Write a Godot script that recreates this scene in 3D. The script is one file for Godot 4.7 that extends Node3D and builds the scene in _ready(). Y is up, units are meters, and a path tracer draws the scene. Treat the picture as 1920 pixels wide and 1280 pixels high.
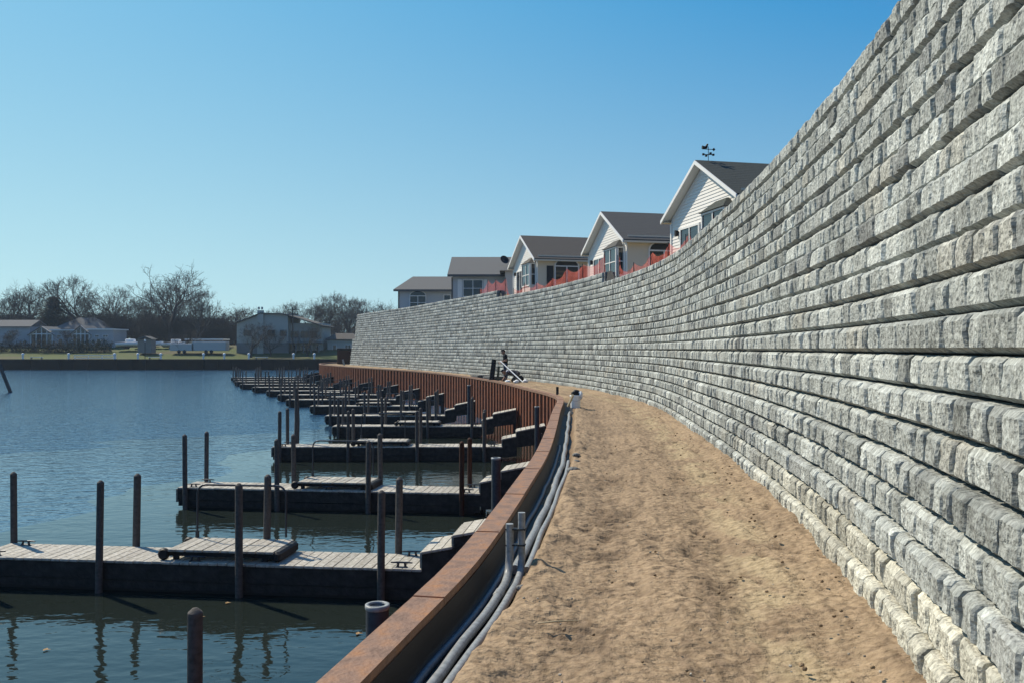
extends Node3D

const EYE := 1.63          # lens above the sand
const WATER := -1.99
const DECK := -1.52
const CH := 0.2032         # block course height

var M := {}
var rng := RandomNumberGenerator.new()
var na := FastNoiseLite.new()
var nb := FastNoiseLite.new()
var names := {}

# ------------------------------------------------------------------ mesh builder
class MB:
	var v := PackedVector3Array()
	var n := PackedVector3Array()
	var c := PackedColorArray()
	var ix := PackedInt32Array()

	func quad(a: Vector3, b: Vector3, p: Vector3, d: Vector3, col := Color.WHITE) -> void:   # counter-clockwise seen from outside
		var k := v.size()
		var m := (p - a).cross(d - b).normalized()
		v.append(a); v.append(b); v.append(p); v.append(d)
		for i in 4:
			n.append(m); c.append(col)
		ix.append(k); ix.append(k + 2); ix.append(k + 1)
		ix.append(k); ix.append(k + 3); ix.append(k + 2)

	func tri(a: Vector3, b: Vector3, p: Vector3, col := Color.WHITE) -> void:
		var k := v.size()
		var m := (b - a).cross(p - a).normalized()
		v.append(a); v.append(b); v.append(p)
		for i in 3:
			n.append(m); c.append(col)
		ix.append(k); ix.append(k + 2); ix.append(k + 1)

	func hexa(p: Array, col := Color.WHITE) -> void:   # 0-3 bottom ring, 4-7 top ring, counter-clockwise seen from above
		quad(p[4], p[5], p[6], p[7], col)
		quad(p[3], p[2], p[1], p[0], col)
		for i in 4:
			var j := (i + 1) % 4
			quad(p[i], p[j], p[j + 4], p[i + 4], col)

	func box(at: Vector3, size: Vector3, b := Basis(), col := Color.WHITE, bev := 0.0) -> void:
		var h := size * 0.5
		if bev <= 0.0:
			var p := []
			for y in [-h.y, h.y]:
				for q in [[-1, 1], [1, 1], [1, -1], [-1, -1]]:
					p.append(at + b * Vector3(q[0] * h.x, y, q[1] * h.z))
			hexa(p, col)
			return
		# chamfered box: three nested rings
		var rings := []
		for r in [[-h.y, bev], [-h.y + bev, 0.0], [h.y - bev, 0.0], [h.y, bev]]:
			var ring := []
			var x: float = h.x - r[1]
			var z: float = h.z - r[1]
			var e: float = bev
			for q in [[-x + e, z], [x - e, z], [x, z - e], [x, -z + e], [x - e, -z], [-x + e, -z], [-x, -z + e], [-x, z - e]]:
				ring.append(at + b * Vector3(q[0], r[0], q[1]))
			rings.append(ring)
		for k in 3:
			for i in 8:
				var j := (i + 1) % 8
				quad(rings[k][i], rings[k][j], rings[k + 1][j], rings[k + 1][i], col)
		for i in range(1, 7):
			tri(rings[3][0], rings[3][i], rings[3][i + 1], col)
			tri(rings[0][0], rings[0][i + 1], rings[0][i], col)

	func tube(pts: Array, rads: Array, sides := 8, col := Color.WHITE, caps := true) -> void:
		var k0 := v.size()
		var side := Vector3.ZERO
		for i in pts.size():
			var t: Vector3 = (pts[mini(i + 1, pts.size() - 1)] - pts[maxi(i - 1, 0)]).normalized()
			if side == Vector3.ZERO:
				side = t.cross(Vector3.UP)
				if side.length() < 0.05:
					side = t.cross(Vector3.RIGHT)
			side = (side - t * side.dot(t)).normalized()
			var up := side.cross(t)
			for s in sides:
				var a := TAU * s / sides
				var d := side * cos(a) + up * sin(a)
				v.append(pts[i] + d * rads[i]); n.append(d); c.append(col)
		for i in pts.size() - 1:
			for s in sides:
				var a := k0 + i * sides + s
				var b := k0 + i * sides + (s + 1) % sides
				ix.append(a); ix.append(b); ix.append(a + sides)
				ix.append(b); ix.append(b + sides); ix.append(a + sides)
		if caps:
			for e in [0, pts.size() - 1]:
				var t: Vector3 = (pts[1] - pts[0]).normalized() * -1.0 if e == 0 else (pts[e] - pts[e - 1]).normalized()
				var k := v.size()
				v.append(pts[e]); n.append(t); c.append(col)
				for s in sides:
					v.append(v[k0 + e * sides + s]); n.append(t); c.append(col)
				for s in sides:
					var p := k + 1 + s
					var q := k + 1 + (s + 1) % sides
					if e == 0:
						ix.append(k); ix.append(q); ix.append(p)
					else:
						ix.append(k); ix.append(p); ix.append(q)

	func grid(p: PackedVector3Array, w: int, h: int, cols: PackedColorArray, flip := false) -> void:   # rows of w points; smooth
		var k0 := v.size()
		for j in h:
			for i in w:
				var i0 := maxi(i - 1, 0); var i1 := mini(i + 1, w - 1)
				var j0 := maxi(j - 1, 0); var j1 := mini(j + 1, h - 1)
				var m := (p[j * w + i1] - p[j * w + i0]).cross(p[j1 * w + i] - p[j0 * w + i])
				if flip:
					m = -m
				v.append(p[j * w + i]); n.append(m.normalized())
				c.append(cols[j * w + i] if cols.size() > 1 else cols[0])
		for j in h - 1:
			for i in w - 1:
				var a := k0 + j * w + i
				if flip:
					ix.append(a); ix.append(a + 1); ix.append(a + w)
					ix.append(a + 1); ix.append(a + w + 1); ix.append(a + w)
				else:
					ix.append(a); ix.append(a + w); ix.append(a + 1)
					ix.append(a + 1); ix.append(a + w); ix.append(a + w + 1)

	func lathe(at: Vector3, prof: Array, sides := 16, col := Color.WHITE) -> void:   # prof: [radius, height] upwards
		var p := PackedVector3Array()
		for q in prof:
			for s in sides + 1:
				var a := TAU * s / sides
				p.append(at + Vector3(cos(a) * q[0], q[1], -sin(a) * q[0]))
		grid(p, sides + 1, prof.size(), PackedColorArray([col]))

	func mesh() -> ArrayMesh:
		var arr := []
		arr.resize(Mesh.ARRAY_MAX)
		arr[Mesh.ARRAY_VERTEX] = v
		arr[Mesh.ARRAY_NORMAL] = n
		arr[Mesh.ARRAY_COLOR] = c
		arr[Mesh.ARRAY_INDEX] = ix
		var m := ArrayMesh.new()
		m.add_surface_from_arrays(Mesh.PRIMITIVE_TRIANGLES, arr)
		return m

# ------------------------------------------------------------------ scene helpers
func numbered(called: String) -> String:
	if not names.has(called):
		names[called] = 0
		return called
	names[called] += 1
	return "%s_%03d" % [called, names[called]]

func tag(o: Node3D, label: String, category: String, group := "", kind := "") -> void:
	if label: o.set_meta("label", label)
	if category: o.set_meta("category", category)
	if group: o.set_meta("group", group)
	if kind: o.set_meta("kind", kind)

func thing(called: String, label: String, category: String, at := Vector3.ZERO, turn := 0.0, group := "") -> Node3D:
	var o := Node3D.new()
	o.name = numbered(called)
	add_child(o)
	o.position = at
	o.rotation.y = turn
	tag(o, label, category, group)
	return o

func obj(called: String, shape, m: Material, parent: Node3D = null, at := Vector3.ZERO) -> MeshInstance3D:
	var o := MeshInstance3D.new()
	o.mesh = shape.mesh() if shape is MB else shape
	o.material_override = m
	o.position = at
	if parent == null:
		o.name = numbered(called)
		add_child(o)
	else:
		var key := str(parent.get_instance_id()) + called
		o.name = called if not names.has(key) else "%s_%03d" % [called, names[key]]
		names[key] = names.get(key, 0) + 1
		parent.add_child(o, true)
	return o

func struct(called: String, shape, m: Material) -> MeshInstance3D:
	var o := obj(called, shape, m)
	o.set_meta("kind", "structure")
	return o

func dup(root: Node3D, at: Vector3, turn: float, size: Vector3, label: String, group := "") -> Node3D:
	var r: Node3D = root.duplicate()
	r.name = numbered(str(root.name).rstrip("0123456789").trim_suffix("_"))
	add_child(r)
	r.position = at
	r.rotation.y = turn
	r.scale = size
	r.set_meta("label", label)
	if group: r.set_meta("group", group)
	return r

func noise_tex(freq: float, ramp: Array, size := 512, octaves := 5, seed_ := 1, kind := FastNoiseLite.TYPE_SIMPLEX_SMOOTH) -> NoiseTexture2D:
	var f := FastNoiseLite.new()
	f.noise_type = kind
	f.frequency = freq
	f.fractal_octaves = octaves
	f.seed = seed_
	var t := NoiseTexture2D.new()
	t.width = size; t.height = size
	t.seamless = true
	t.noise = f
	if ramp.size():
		var g := Gradient.new()
		g.offsets = PackedFloat32Array()
		g.colors = PackedColorArray()
		var off := PackedFloat32Array()
		var cs := PackedColorArray()
		for r in ramp:
			off.append(r[0]); cs.append(r[1])
		g.offsets = off
		g.colors = cs
		t.color_ramp = g
	return t

func lin(r: float, g: float, b: float) -> Color:   # a linear base colour as sRGB for the material
	return Color(r, g, b).linear_to_srgb()

func mat(col: Color, rough := 0.8, tex: Texture2D = null, scale := 1.0, bump: Texture2D = null, bump_cm := 0.0, vcol := false) -> StandardMaterial3D:
	var m := StandardMaterial3D.new()
	m.albedo_color = col
	m.roughness = rough
	m.metallic_specular = 0.35
	m.vertex_color_use_as_albedo = vcol
	if tex or bump:
		m.uv1_triplanar = true
		m.uv1_world_triplanar = true
		m.uv1_scale = Vector3.ONE * scale
	if tex:
		m.albedo_texture = tex
	if bump:
		m.heightmap_enabled = true
		m.heightmap_texture = bump
		m.heightmap_scale = bump_cm
	return m

# ------------------------------------------------------------------ plan curves: (x, distance ahead)
func dense(pts: Array) -> Array:
	var cv := Curve3D.new()
	cv.bake_interval = 0.05
	for i in pts.size():
		var p := Vector3(pts[i][0], 0, -pts[i][1])
		var a: Array = pts[maxi(i - 1, 0)]
		var b: Array = pts[mini(i + 1, pts.size() - 1)]
		var span := Vector3(b[0] - a[0], 0, -(b[1] - a[1])).normalized()
		var lp := Vector2(pts[i][0] - a[0], pts[i][1] - a[1]).length() / 3.0
		var ln := Vector2(pts[i][0] - b[0], pts[i][1] - b[1]).length() / 3.0
		cv.add_point(p, -span * lp, span * ln)
	return [cv, cv.get_baked_length()]

var wall_c: Curve3D
var wall_len := 0.0
var cap_c: Curve3D
var cap_len := 0.0

func at_curve(cv: Curve3D, s: float) -> Vector3:
	return cv.sample_baked(s)

func dir_curve(cv: Curve3D, s: float, total: float) -> Vector3:
	return (cv.sample_baked(minf(s + 0.15, total)) - cv.sample_baked(maxf(s - 0.15, 0.0))).normalized()

func inland(t: Vector3) -> Vector3:   # to the right of the walking direction
	return t.cross(Vector3.UP).normalized()

func sky_image() -> ImageTexture:
	var w := 512; var h := 256
	var im := Image.create(w, h, false, Image.FORMAT_RGBF)
	var sd := sun_dir()
	for j in h:
		var el := (0.5 - (j + 0.5) / h) * PI
		for i in w:
			var az := (i + 0.5) / w * TAU
			var d := Vector3(sin(az) * cos(el), sin(el), -cos(az) * cos(el))
			var y := maxf(d.y, 0.0)
			var ang := acos(clampf(d.dot(sd), -1, 1))
			var t := pow(1.0 - y, 3.0)
			var c := Vector3(-0.295, -0.114, 0.283) + Vector3(0.614, 0.532, 0.215) * t
			c += Vector3(0.385, 0.461, 0.317) * exp(-ang * ang / 1.5)
			c = c.max(Vector3(0.055, 0.15, 0.33)) * Vector3(0.90, 1.04, 1.06)
			c += Vector3(0.8, 0.7, 0.6) * exp(-ang * ang / 0.06)
			if d.y < 0.0:
				c = c.lerp(Vector3(0.20, 0.22, 0.22), clampf(-d.y * 6.0, 0, 1))
			im.set_pixel(i, j, Color(c.x, c.y, c.z))
	return ImageTexture.create_from_image(im)

func sun_dir() -> Vector3:   # towards the sun
	var el := deg_to_rad(45.5)
	var az := deg_to_rad(-49.5)
	return Vector3(sin(az) * cos(el), sin(el), -cos(az) * cos(el))

func _ready() -> void:
	# ---------------------------------------------------------------- camera, sky, sun
	var cam := Camera3D.new()
	cam.name = "camera"
	cam.fov = 42.4
	cam.near = 0.05
	cam.far = 4000.0
	cam.position = Vector3(0, EYE, 0)
	cam.rotation_degrees = Vector3(0.486, 0, 0)
	add_child(cam)
	cam.current = true
	var we := WorldEnvironment.new()
	we.name = "environment"
	var env := Environment.new()
	env.background_mode = Environment.BG_SKY
	var sky := Sky.new()
	var pan := PanoramaSkyMaterial.new()
	pan.panorama = sky_image()
	sky.sky_material = pan
	env.sky = sky
	env.tonemap_mode = Environment.TONE_MAPPER_LINEAR
	env.tonemap_exposure = 1.25
	env.background_energy_multiplier = 1.0
	env.sdfgi_enabled = true
	env.ssao_enabled = true
	env.ssil_enabled = true
	env.fog_enabled = true
	env.fog_density = 0.0003
	env.fog_light_color = Color(0.80, 0.88, 0.95)
	we.environment = env
	add_child(we)
	var sun := DirectionalLight3D.new()
	sun.name = "sun"
	sun.light_energy = 1.6
	sun.light_color = Color(1.0, 0.955, 0.87)
	sun.light_angular_distance = 0.5
	sun.shadow_enabled = true
	add_child(sun)
	sun.look_at_from_position(sun_dir() * 50.0, Vector3.ZERO)

	rng.seed = 7
	na.seed = 3; na.frequency = 1.0; na.fractal_octaves = 3
	nb.seed = 11; nb.frequency = 1.0; nb.fractal_octaves = 2
	var w: Array = dense([[-0.1, -6.0], [0.5, -3.0], [1.1, 0.0], [2.07, 4.4], [2.43, 6.4], [2.74, 8.5], [3.2, 12.6], [3.55, 17.0], [3.83, 21.0], [3.97, 24.5], [3.9, 27.3], [3.6, 30.7], [3.05, 34.9], [2.25, 39.0], [1.2, 43.3], [-0.9, 50.0], [-3.3, 57.0], [-5.6, 63.0], [-8.6, 71.0], [-12.4, 79.5], [-16.3, 88.5]])
	wall_c = w[0]; wall_len = w[1]
	var q: Array = dense([[-2.9, -6.0], [-2.27, -3.0], [-1.62, 0.0], [-0.65, 4.8], [-0.42, 5.95], [-0.27, 6.9], [-0.08, 8.4], [0.11, 10.0], [0.37, 12.3], [0.56, 14.4], [0.80, 17.6], [1.10, 21.8], [1.44, 26.2], [1.50, 28.2], [1.28, 30.6], [0.80, 33.5], [0.1, 38.0], [-0.85, 43.0], [-3.0, 51.3], [-5.0, 57.5], [-7.4, 63.5], [-10.9, 70.5], [-14.2, 77.0], [-17.3, 84.0], [-19.6, 90.0], [-20.7, 96.0], [-20.6, 103.0], [-19.0, 110.0]])
	cap_c = q[0]; cap_len = q[1]
	make_materials()
	build_land_and_water()
	build_path()
	build_block_wall()
	build_sheet_piling()
	build_docks()
	build_houses()
	build_fence()
	build_far_bank()
	build_trees()
	build_site_things()
	build_people()

# ------------------------------------------------------------------ materials
func make_materials() -> void:
	var grain := noise_tex(0.012, [[0.0, Color(0.70, 0.70, 0.70)], [0.5, Color(0.90, 0.90, 0.90)], [1.0, Color(1, 1, 1)]], 512, 6, 2)
	var fine := noise_tex(0.03, [], 512, 5, 5)
	var pits := noise_tex(0.02, [], 512, 6, 9, FastNoiseLite.TYPE_PERLIN)
	var chips := noise_tex(0.035, [[0.0, Color(0.58, 0.58, 0.58)], [0.36, Color(0.85, 0.85, 0.85)], [0.52, Color(0.98, 0.98, 0.98)], [1.0, Color(1, 1, 1)]], 1024, 6, 12)
	var split := noise_tex(0.03, [], 1024, 6, 19, FastNoiseLite.TYPE_PERLIN)
	M.stone = mat(Color.WHITE, 0.93, chips, 1.0, split, 1.4, true)
	M.sand = mat(Color.WHITE, 0.97, noise_tex(0.02, [[0.0, Color(0.72, 0.70, 0.67)], [0.55, Color(0.92, 0.92, 0.91)], [1.0, Color(1, 1, 1)]], 512, 6, 21), 1.1, pits, 3.5, true)
	var rust_tex := noise_tex(0.006, [[0.0, Color(0.42, 0.33, 0.28)], [0.42, Color(0.49, 0.385, 0.325)], [0.62, Color(0.53, 0.405, 0.325)], [0.76, Color(0.53, 0.395, 0.30)], [1.0, Color(0.58, 0.41, 0.28)]], 512, 6, 31)
	M.rust = mat(Color(1.0, 1.0, 1.0), 0.72, rust_tex, 1.7, fine, 0.4)
	M.weld = mat(lin(0.34, 0.13, 0.045), 0.85, rust_tex, 5.0)
	M.rust_dark = mat(Color(0.92, 0.72, 0.62), 0.8, rust_tex, 0.7, fine, 0.3)
	M.rust_post = mat(Color(0.50, 0.40, 0.36), 0.85, rust_tex, 1.4)
	M.deck = mat(Color.WHITE, 0.85, noise_tex(0.015, [[0.0, Color(0.70, 0.68, 0.64)], [1.0, Color(1, 1, 1)]], 512, 5, 41), 1.5, fine, 0.3, true)
	M.fascia = mat(lin(0.045, 0.041, 0.038), 0.8, noise_tex(0.01, [[0.0, Color(0.5, 0.5, 0.5)], [1.0, Color(1, 1, 1)]], 512, 6, 71), 0.9, fine, 0.6)
	M.post = mat(lin(0.105, 0.094, 0.086), 0.85, grain, 2.2, fine, 0.4)
	M.pipe_post = mat(lin(0.05, 0.06, 0.075), 0.55, grain, 2.0)
	M.float = mat(lin(0.018, 0.018, 0.02), 0.7)
	M.quay = mat(lin(0.007, 0.0065, 0.007), 1.0); M.quay.metallic_specular = 0.1
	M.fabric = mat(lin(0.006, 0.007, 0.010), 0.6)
	M.black = mat(lin(0.012, 0.012, 0.014), 0.6)
	M.metal = mat(lin(0.42, 0.43, 0.44), 0.4); M.metal.metallic = 0.7
	M.dark_metal = mat(lin(0.05, 0.055, 0.065), 0.4); M.dark_metal.metallic = 0.5
	M.pvc = mat(lin(0.31, 0.325, 0.33), 0.42, grain, 3.0)
	M.pvc_dark = mat(lin(0.10, 0.13, 0.17), 0.45, grain, 3.0)
	M.white = mat(lin(0.78, 0.78, 0.76), 0.6)
	M.pale = mat(lin(0.45, 0.46, 0.46), 0.6)
	M.trim = mat(lin(0.74, 0.73, 0.70), 0.55)
	M.siding = mat(lin(0.72, 0.69, 0.645), 0.6)
	M.beige = mat(lin(0.66, 0.58, 0.45), 0.7)
	M.blue_siding = mat(lin(0.47, 0.48, 0.48), 0.7)
	var shingle := noise_tex(0.05, [[0.0, Color(0.6, 0.6, 0.6)], [1.0, Color(1, 1, 1)]], 512, 4, 51)
	M.roof_green = mat(lin(0.072, 0.085, 0.078), 0.95, shingle, 0.6, shingle, 1.0)
	M.roof_grey = mat(lin(0.125, 0.125, 0.122), 0.95, shingle, 0.6, shingle, 1.0)
	M.roof_brown = mat(lin(0.14, 0.125, 0.11), 0.95, shingle, 0.6, shingle, 1.0)
	M.roof_pale = mat(lin(0.20, 0.20, 0.195), 0.95, shingle, 0.6, shingle, 1.0)
	M.glass = mat(lin(0.02, 0.025, 0.03), 0.06); M.glass.metallic_specular = 0.6
	M.shutter = mat(lin(0.03, 0.03, 0.032), 0.6)
	M.net = StandardMaterial3D.new()
	M.net.albedo_color = Color(0.88, 0.40, 0.32, 0.36)
	M.net.transparency = BaseMaterial3D.TRANSPARENCY_ALPHA
	M.net.roughness = 0.8
	M.net.cull_mode = BaseMaterial3D.CULL_DISABLED
	M.net.backlight_enabled = true
	M.net.backlight = Color(0.5, 0.12, 0.07)
	var wn := noise_tex(0.012, [], 1024, 2, 61)
	wn.as_normal_map = true
	wn.bump_strength = 5.0
	var wh := noise_tex(0.040, [], 1024, 3, 62)
	var kinds := [["water", 0.12, 0.45, 0.035], ["water_mid", 0.24, 1.2, 0.05], ["water_open", 0.48, 3.0, 0.08]]
	for q in kinds:
		var wtr := StandardMaterial3D.new()
		wtr.albedo_color = [lin(0.014, 0.019, 0.016), lin(0.020, 0.056, 0.102), lin(0.026, 0.076, 0.145)][["water", "water_mid", "water_open"].find(q[0])]
		wtr.roughness = q[3]
		wtr.metallic_specular = 0.5
		wtr.uv1_triplanar = true
		wtr.uv1_world_triplanar = true
		wtr.uv1_scale = Vector3(0.055, 0.055, 0.10)
		wtr.normal_enabled = true
		wtr.normal_texture = wn
		wtr.normal_scale = q[1]
		wtr.heightmap_enabled = true
		wtr.heightmap_texture = wh
		wtr.heightmap_scale = q[2]
		M[q[0]] = wtr
	M.grass = mat(Color.WHITE, 0.95, grain, 0.4, null, 0.0, true)
	M.bark = mat(lin(0.060, 0.052, 0.046), 0.95)
	M.bark_pale = mat(lin(0.10, 0.088, 0.075), 0.95)
	M.bark_red = mat(lin(0.085, 0.055, 0.042), 0.95)
	M.pine = mat(lin(0.018, 0.032, 0.022), 0.95)
	M.hedge = mat(Color.WHITE, 0.95, null, 1.0, null, 0.0, true)
	M.paint = mat(Color.WHITE, 0.75, null, 1.0, null, 0.0, true)
	M.rubble = mat(lin(0.22, 0.22, 0.21), 0.9, grain, 4.0, pits, 1.0)
	M.soil = mat(lin(0.16, 0.13, 0.08), 0.95, grain, 0.4)

# ------------------------------------------------------------------ the setting
func land_y(x: float, d: float) -> float:
	var y := -0.22 + 2.6 * smoothstep(156.0, 182.0, d)
	y += 0.35 * na.get_noise_2d(x * 0.03, d * 0.03) * smoothstep(156.0, 166.0, d)
	return y + smoothstep(200.0, 420.0, d) * 1.5

func build_land_and_water() -> void:
	var b := MB.new()
	b.quad(Vector3(-700, WATER - 2.5, 120), Vector3(700, WATER - 2.5, 120), Vector3(700, WATER - 2.5, -900), Vector3(-700, WATER - 2.5, -900))
	struct("lake_bed", b, M.soil)
	# three stretches: sheltered between the docks, ruffled at their ends, wind-rippled outside
	var lines := [[], [], [], []]
	var ends := [[-60.0, -9.5], [13.0, -9.6], [20.0, -9.2], [34.0, -8.8], [44.0, -1.0], [52.0, 15.0], [60.0, 40.0], [160.0, 45.0]]
	var dd := -60.0
	while dd <= 154.0:
		var e := -9.5
		for k in ends.size() - 1:
			if dd >= ends[k][0] and dd <= ends[k + 1][0]:
				e = lerpf(ends[k][1], ends[k + 1][1], (dd - ends[k][0]) / (ends[k + 1][0] - ends[k][0]))
		lines[0].append(Vector3(-690, WATER, -dd))
		lines[1].append(Vector3(e - 7.0 + 4.0 * na.get_noise_2d(dd * 0.16, 3.0), WATER, -dd))
		lines[2].append(Vector3(e + 2.2 * na.get_noise_2d(dd * 0.2, 9.0), WATER, -dd))
		lines[3].append(Vector3(60, WATER, -dd))
		dd += 1.0
	for z in 3:
		var wq := MB.new()
		for k in lines[0].size() - 1:
			wq.quad(lines[z][k], lines[z + 1][k], lines[z + 1][k + 1], lines[z][k + 1])
		struct(["open_water", "ruffled_water", "sheltered_water"][z], wq, [M.water_open, M.water_mid, M.water][z])
	# far land: one sheet from the far quay to the horizon
	var p := PackedVector3Array()
	var cs := PackedColorArray()
	var xs := []
	var ds := []
	for i in 121:
		xs.append(-260.0 + i * 3.0 if i > 0 and i < 120 else (-700.0 if i == 0 else 700.0))
	for j in 40:
		ds.append(153.3 + j * 1.2)
	ds += [206.0, 220.0, 250.0, 300.0, 420.0, 600.0, 900.0]
	for d in ds:
		for x in xs:
			p.append(Vector3(x, land_y(x, d), -d))
			var k := na.get_noise_2d(x * 0.08, d * 0.15) * 0.5 + 0.5
			var lawn := Color(0.075, 0.100, 0.022).lerp(Color(0.10, 0.085, 0.04), smoothstep(0.45, 0.75, k))
			if d > 176.0:
				lawn = lawn.lerp(Color(0.08, 0.065, 0.04), smoothstep(176.0, 186.0, d))
			cs.append(lawn)
	var g := MB.new()
	g.grid(p, xs.size(), ds.size(), cs)
	struct("far_ground", g, M.grass)
	# ground held up by the block wall
	var tp := PackedVector3Array()
	var cols := PackedColorArray()
	var rows := 0
	var s := 0.0
	while s < wall_len:
		var base := at_curve(wall_c, s)
		var r := inland(dir_curve(wall_c, s, wall_len))
		var y := top_course(-base.z - 2.2) * CH - 0.06
		for o in [0.62, 1.2, 2.5, 5.0, 9.0, 16.0, 40.0, 120.0]:
			tp.append(base + r * o + Vector3(0, y + (0.05 * na.get_noise_2d(s * 0.8, o) if o > 0.7 else 0.0), 0))
			cols.append(Color(0.12, 0.11, 0.05).lerp(Color(0.20, 0.16, 0.10), na.get_noise_2d(s * 0.5, o * 0.7) + 0.5))
		rows += 1
		s += 1.5
	var t := MB.new()
	t.grid(tp, 8, rows, cols)
	struct("terrace_ground", t, M.grass)

func top_course(d: float) -> int:
	return 21 if d < 34.5 else (23 if d < 51.5 else 25)

func build_path() -> void:
	# sand between the steel cap and the foot of the block wall
	var p := PackedVector3Array()
	var cs := PackedColorArray()
	var w := 113
	var rows := 0
	var s := 2.0
	var prints := []
	rng.seed = 99
	for i in 150:
		prints.append([3.6 + 15.0 * rng.randf(), rng.randf_range(0.15, 0.9), rng.randf_range(0.035, 0.075), rng.randf_range(0.015, 0.04)])
	for i in 200:
		prints.append([4.0 + 26.0 * rng.randf() * rng.randf() + 3.0, rng.randf_range(0.12, 0.95), rng.randf_range(0.05, 0.14), rng.randf_range(0.012, 0.05)])
	while s < wall_len - 0.3:
		var a := at_curve(wall_c, s)
		var r := inland(dir_curve(wall_c, s, wall_len))
		var d := -a.z
		# nearest point of the cap along the wall's normal
		var so := cap_c.get_closest_offset(a)
		var c := at_curve(cap_c, so)
		var width := Vector2(a.x - c.x, a.z - c.z).length() + 0.3
		var near := prints.filter(func(f): return absf(f[0] + 6.0 - s) < f[2] * 2.5)
		for i in w:
			var t := float(i) / (w - 1)
			var x := c.lerp(a, t) + r * 0.1 * t
			var off := width * t          # metres from the cap
			var y := 0.0
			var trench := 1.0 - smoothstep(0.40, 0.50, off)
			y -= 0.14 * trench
			y += 0.05 * smoothstep(0.44, 0.52, off) * (1.0 - smoothstep(0.55, 0.85, off)) * (0.6 + na.get_noise_2d(x.x * 3, x.z * 1.7))
			y += 0.045 * na.get_noise_2d(x.x * 0.9, x.z * 0.5) + 0.012 * na.get_noise_2d(x.x * 4.0 + 30, x.z * 3.2)
			var fine := nb.get_noise_2d(x.x * 11.0, x.z * 14.0) if d < 26.0 else 0.0
			y += 0.007 * fine
			y += 0.05 * smoothstep(width - 0.55, width - 0.15, off)
			var dark := 0.30 * smoothstep(-0.25, 0.35, na.get_noise_2d(x.x * 0.9 + 7, x.z * 0.6 + 4))
			var dry := exp(-pow((off - width + 0.78) / 0.26, 2.0)) * smoothstep(-0.35, 0.1, na.get_noise_2d(x.x * 2.0, x.z * 0.9 + 70))
			# cleat marks of a tracked machine
			var track := exp(-pow((off - 1.05) / 0.26, 2.0)) + exp(-pow((off - 2.05) / 0.24, 2.0))
			var patch := smoothstep(0.02, 0.28, na.get_noise_2d(x.x * 0.6 + 50, x.z * 0.8))
			var hatch := track * patch * sin(s * TAU / 0.12 + 2.0 * na.get_noise_2d(x.x * 2, x.z * 2)) if d < 12.0 else 0.0
			y += 0.014 * hatch
			dark += 0.25 * maxf(0.0, -hatch)
			y -= 0.03 * track
			for f in near:
				if absf(f[1] * width - off) < f[2] * 2.0:
					var q := pow((f[0] + 6.0 - s) / f[2], 2.0) + pow((f[1] * width - off) / (f[2] * 0.6), 2.0)
					y -= f[3] * exp(-q)
					dark = maxf(dark, 0.8 * exp(-q))
			dark += 0.30 * smoothstep(0.10, 0.45, na.get_noise_2d(x.x * 5.0 + 90, x.z * 6.5)) + 0.22 * smoothstep(0.15, 0.5, fine)
			var streak := na.get_noise_2d(off * 9.0, s * 0.35 + 200.0)
			dark += 0.35 * smoothstep(0.05, 0.5, streak) * smoothstep(0.5, 0.8, off)
			y += 0.007 * streak
			dark = clampf((dark + track * (0.20 + 0.40 * patch)) * (1.0 - 0.75 * dry), 0, 1)
			var col := Color(0.375, 0.270, 0.175).lerp(Color(0.42, 0.325, 0.205), dry).lerp(Color(0.195, 0.137, 0.090), dark * 0.9)
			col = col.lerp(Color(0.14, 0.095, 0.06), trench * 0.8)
			p.append(Vector3(x.x, y, x.z))
			cs.append(col)
		rows += 1
		s += 0.022 if d < 8.5 else (0.06 if d < 16.0 else (0.14 if d < 30.0 else 0.5))
	var g := MB.new()
	g.grid(p, w, rows, cs)
	struct("sand_path", g, M.sand)
	# the sand spit round the far end of the wall
	var e := MB.new()
	var ring := []
	for k in range(0, 30):
		ring.append(at_curve(cap_c, cap_len - 31.0 + k))
	var mid := Vector3(-14.0, -0.03, -100.0)
	for k in range(0, 29):
		e.tri(mid, ring[k + 1] + Vector3(0, -0.03, 0), ring[k] + Vector3(0, -0.03, 0), Color(0.30, 0.215, 0.13))
	struct("sand_beyond_wall", e, M.sand)

# ------------------------------------------------------------------ block wall
func setback(course: int) -> float:
	var o := 0.0
	for k in range(1, course + 1):
		o += 0.044 if k % 2 == 1 else 0.001
		if k == 13:
			o += 0.03
	return o

func stone_color(x: float, d: float, course: int) -> Color:
	var k := rng.randf()
	var col := Color(0.33, 0.345, 0.325).lerp(Color(0.50, 0.52, 0.49), rng.randf())
	if k < 0.07:
		col = col.lerp(Color(0.19, 0.195, 0.195), 0.55)
	elif k < 0.12:
		col = col.lerp(Color(0.46, 0.425, 0.35), 0.35)
	if course < 2 and d < 13.0:
		col = col.lerp(Color(0.56, 0.53, 0.43), 0.7 * (1.0 - smoothstep(7.0, 13.0, d)))
	return col

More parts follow.
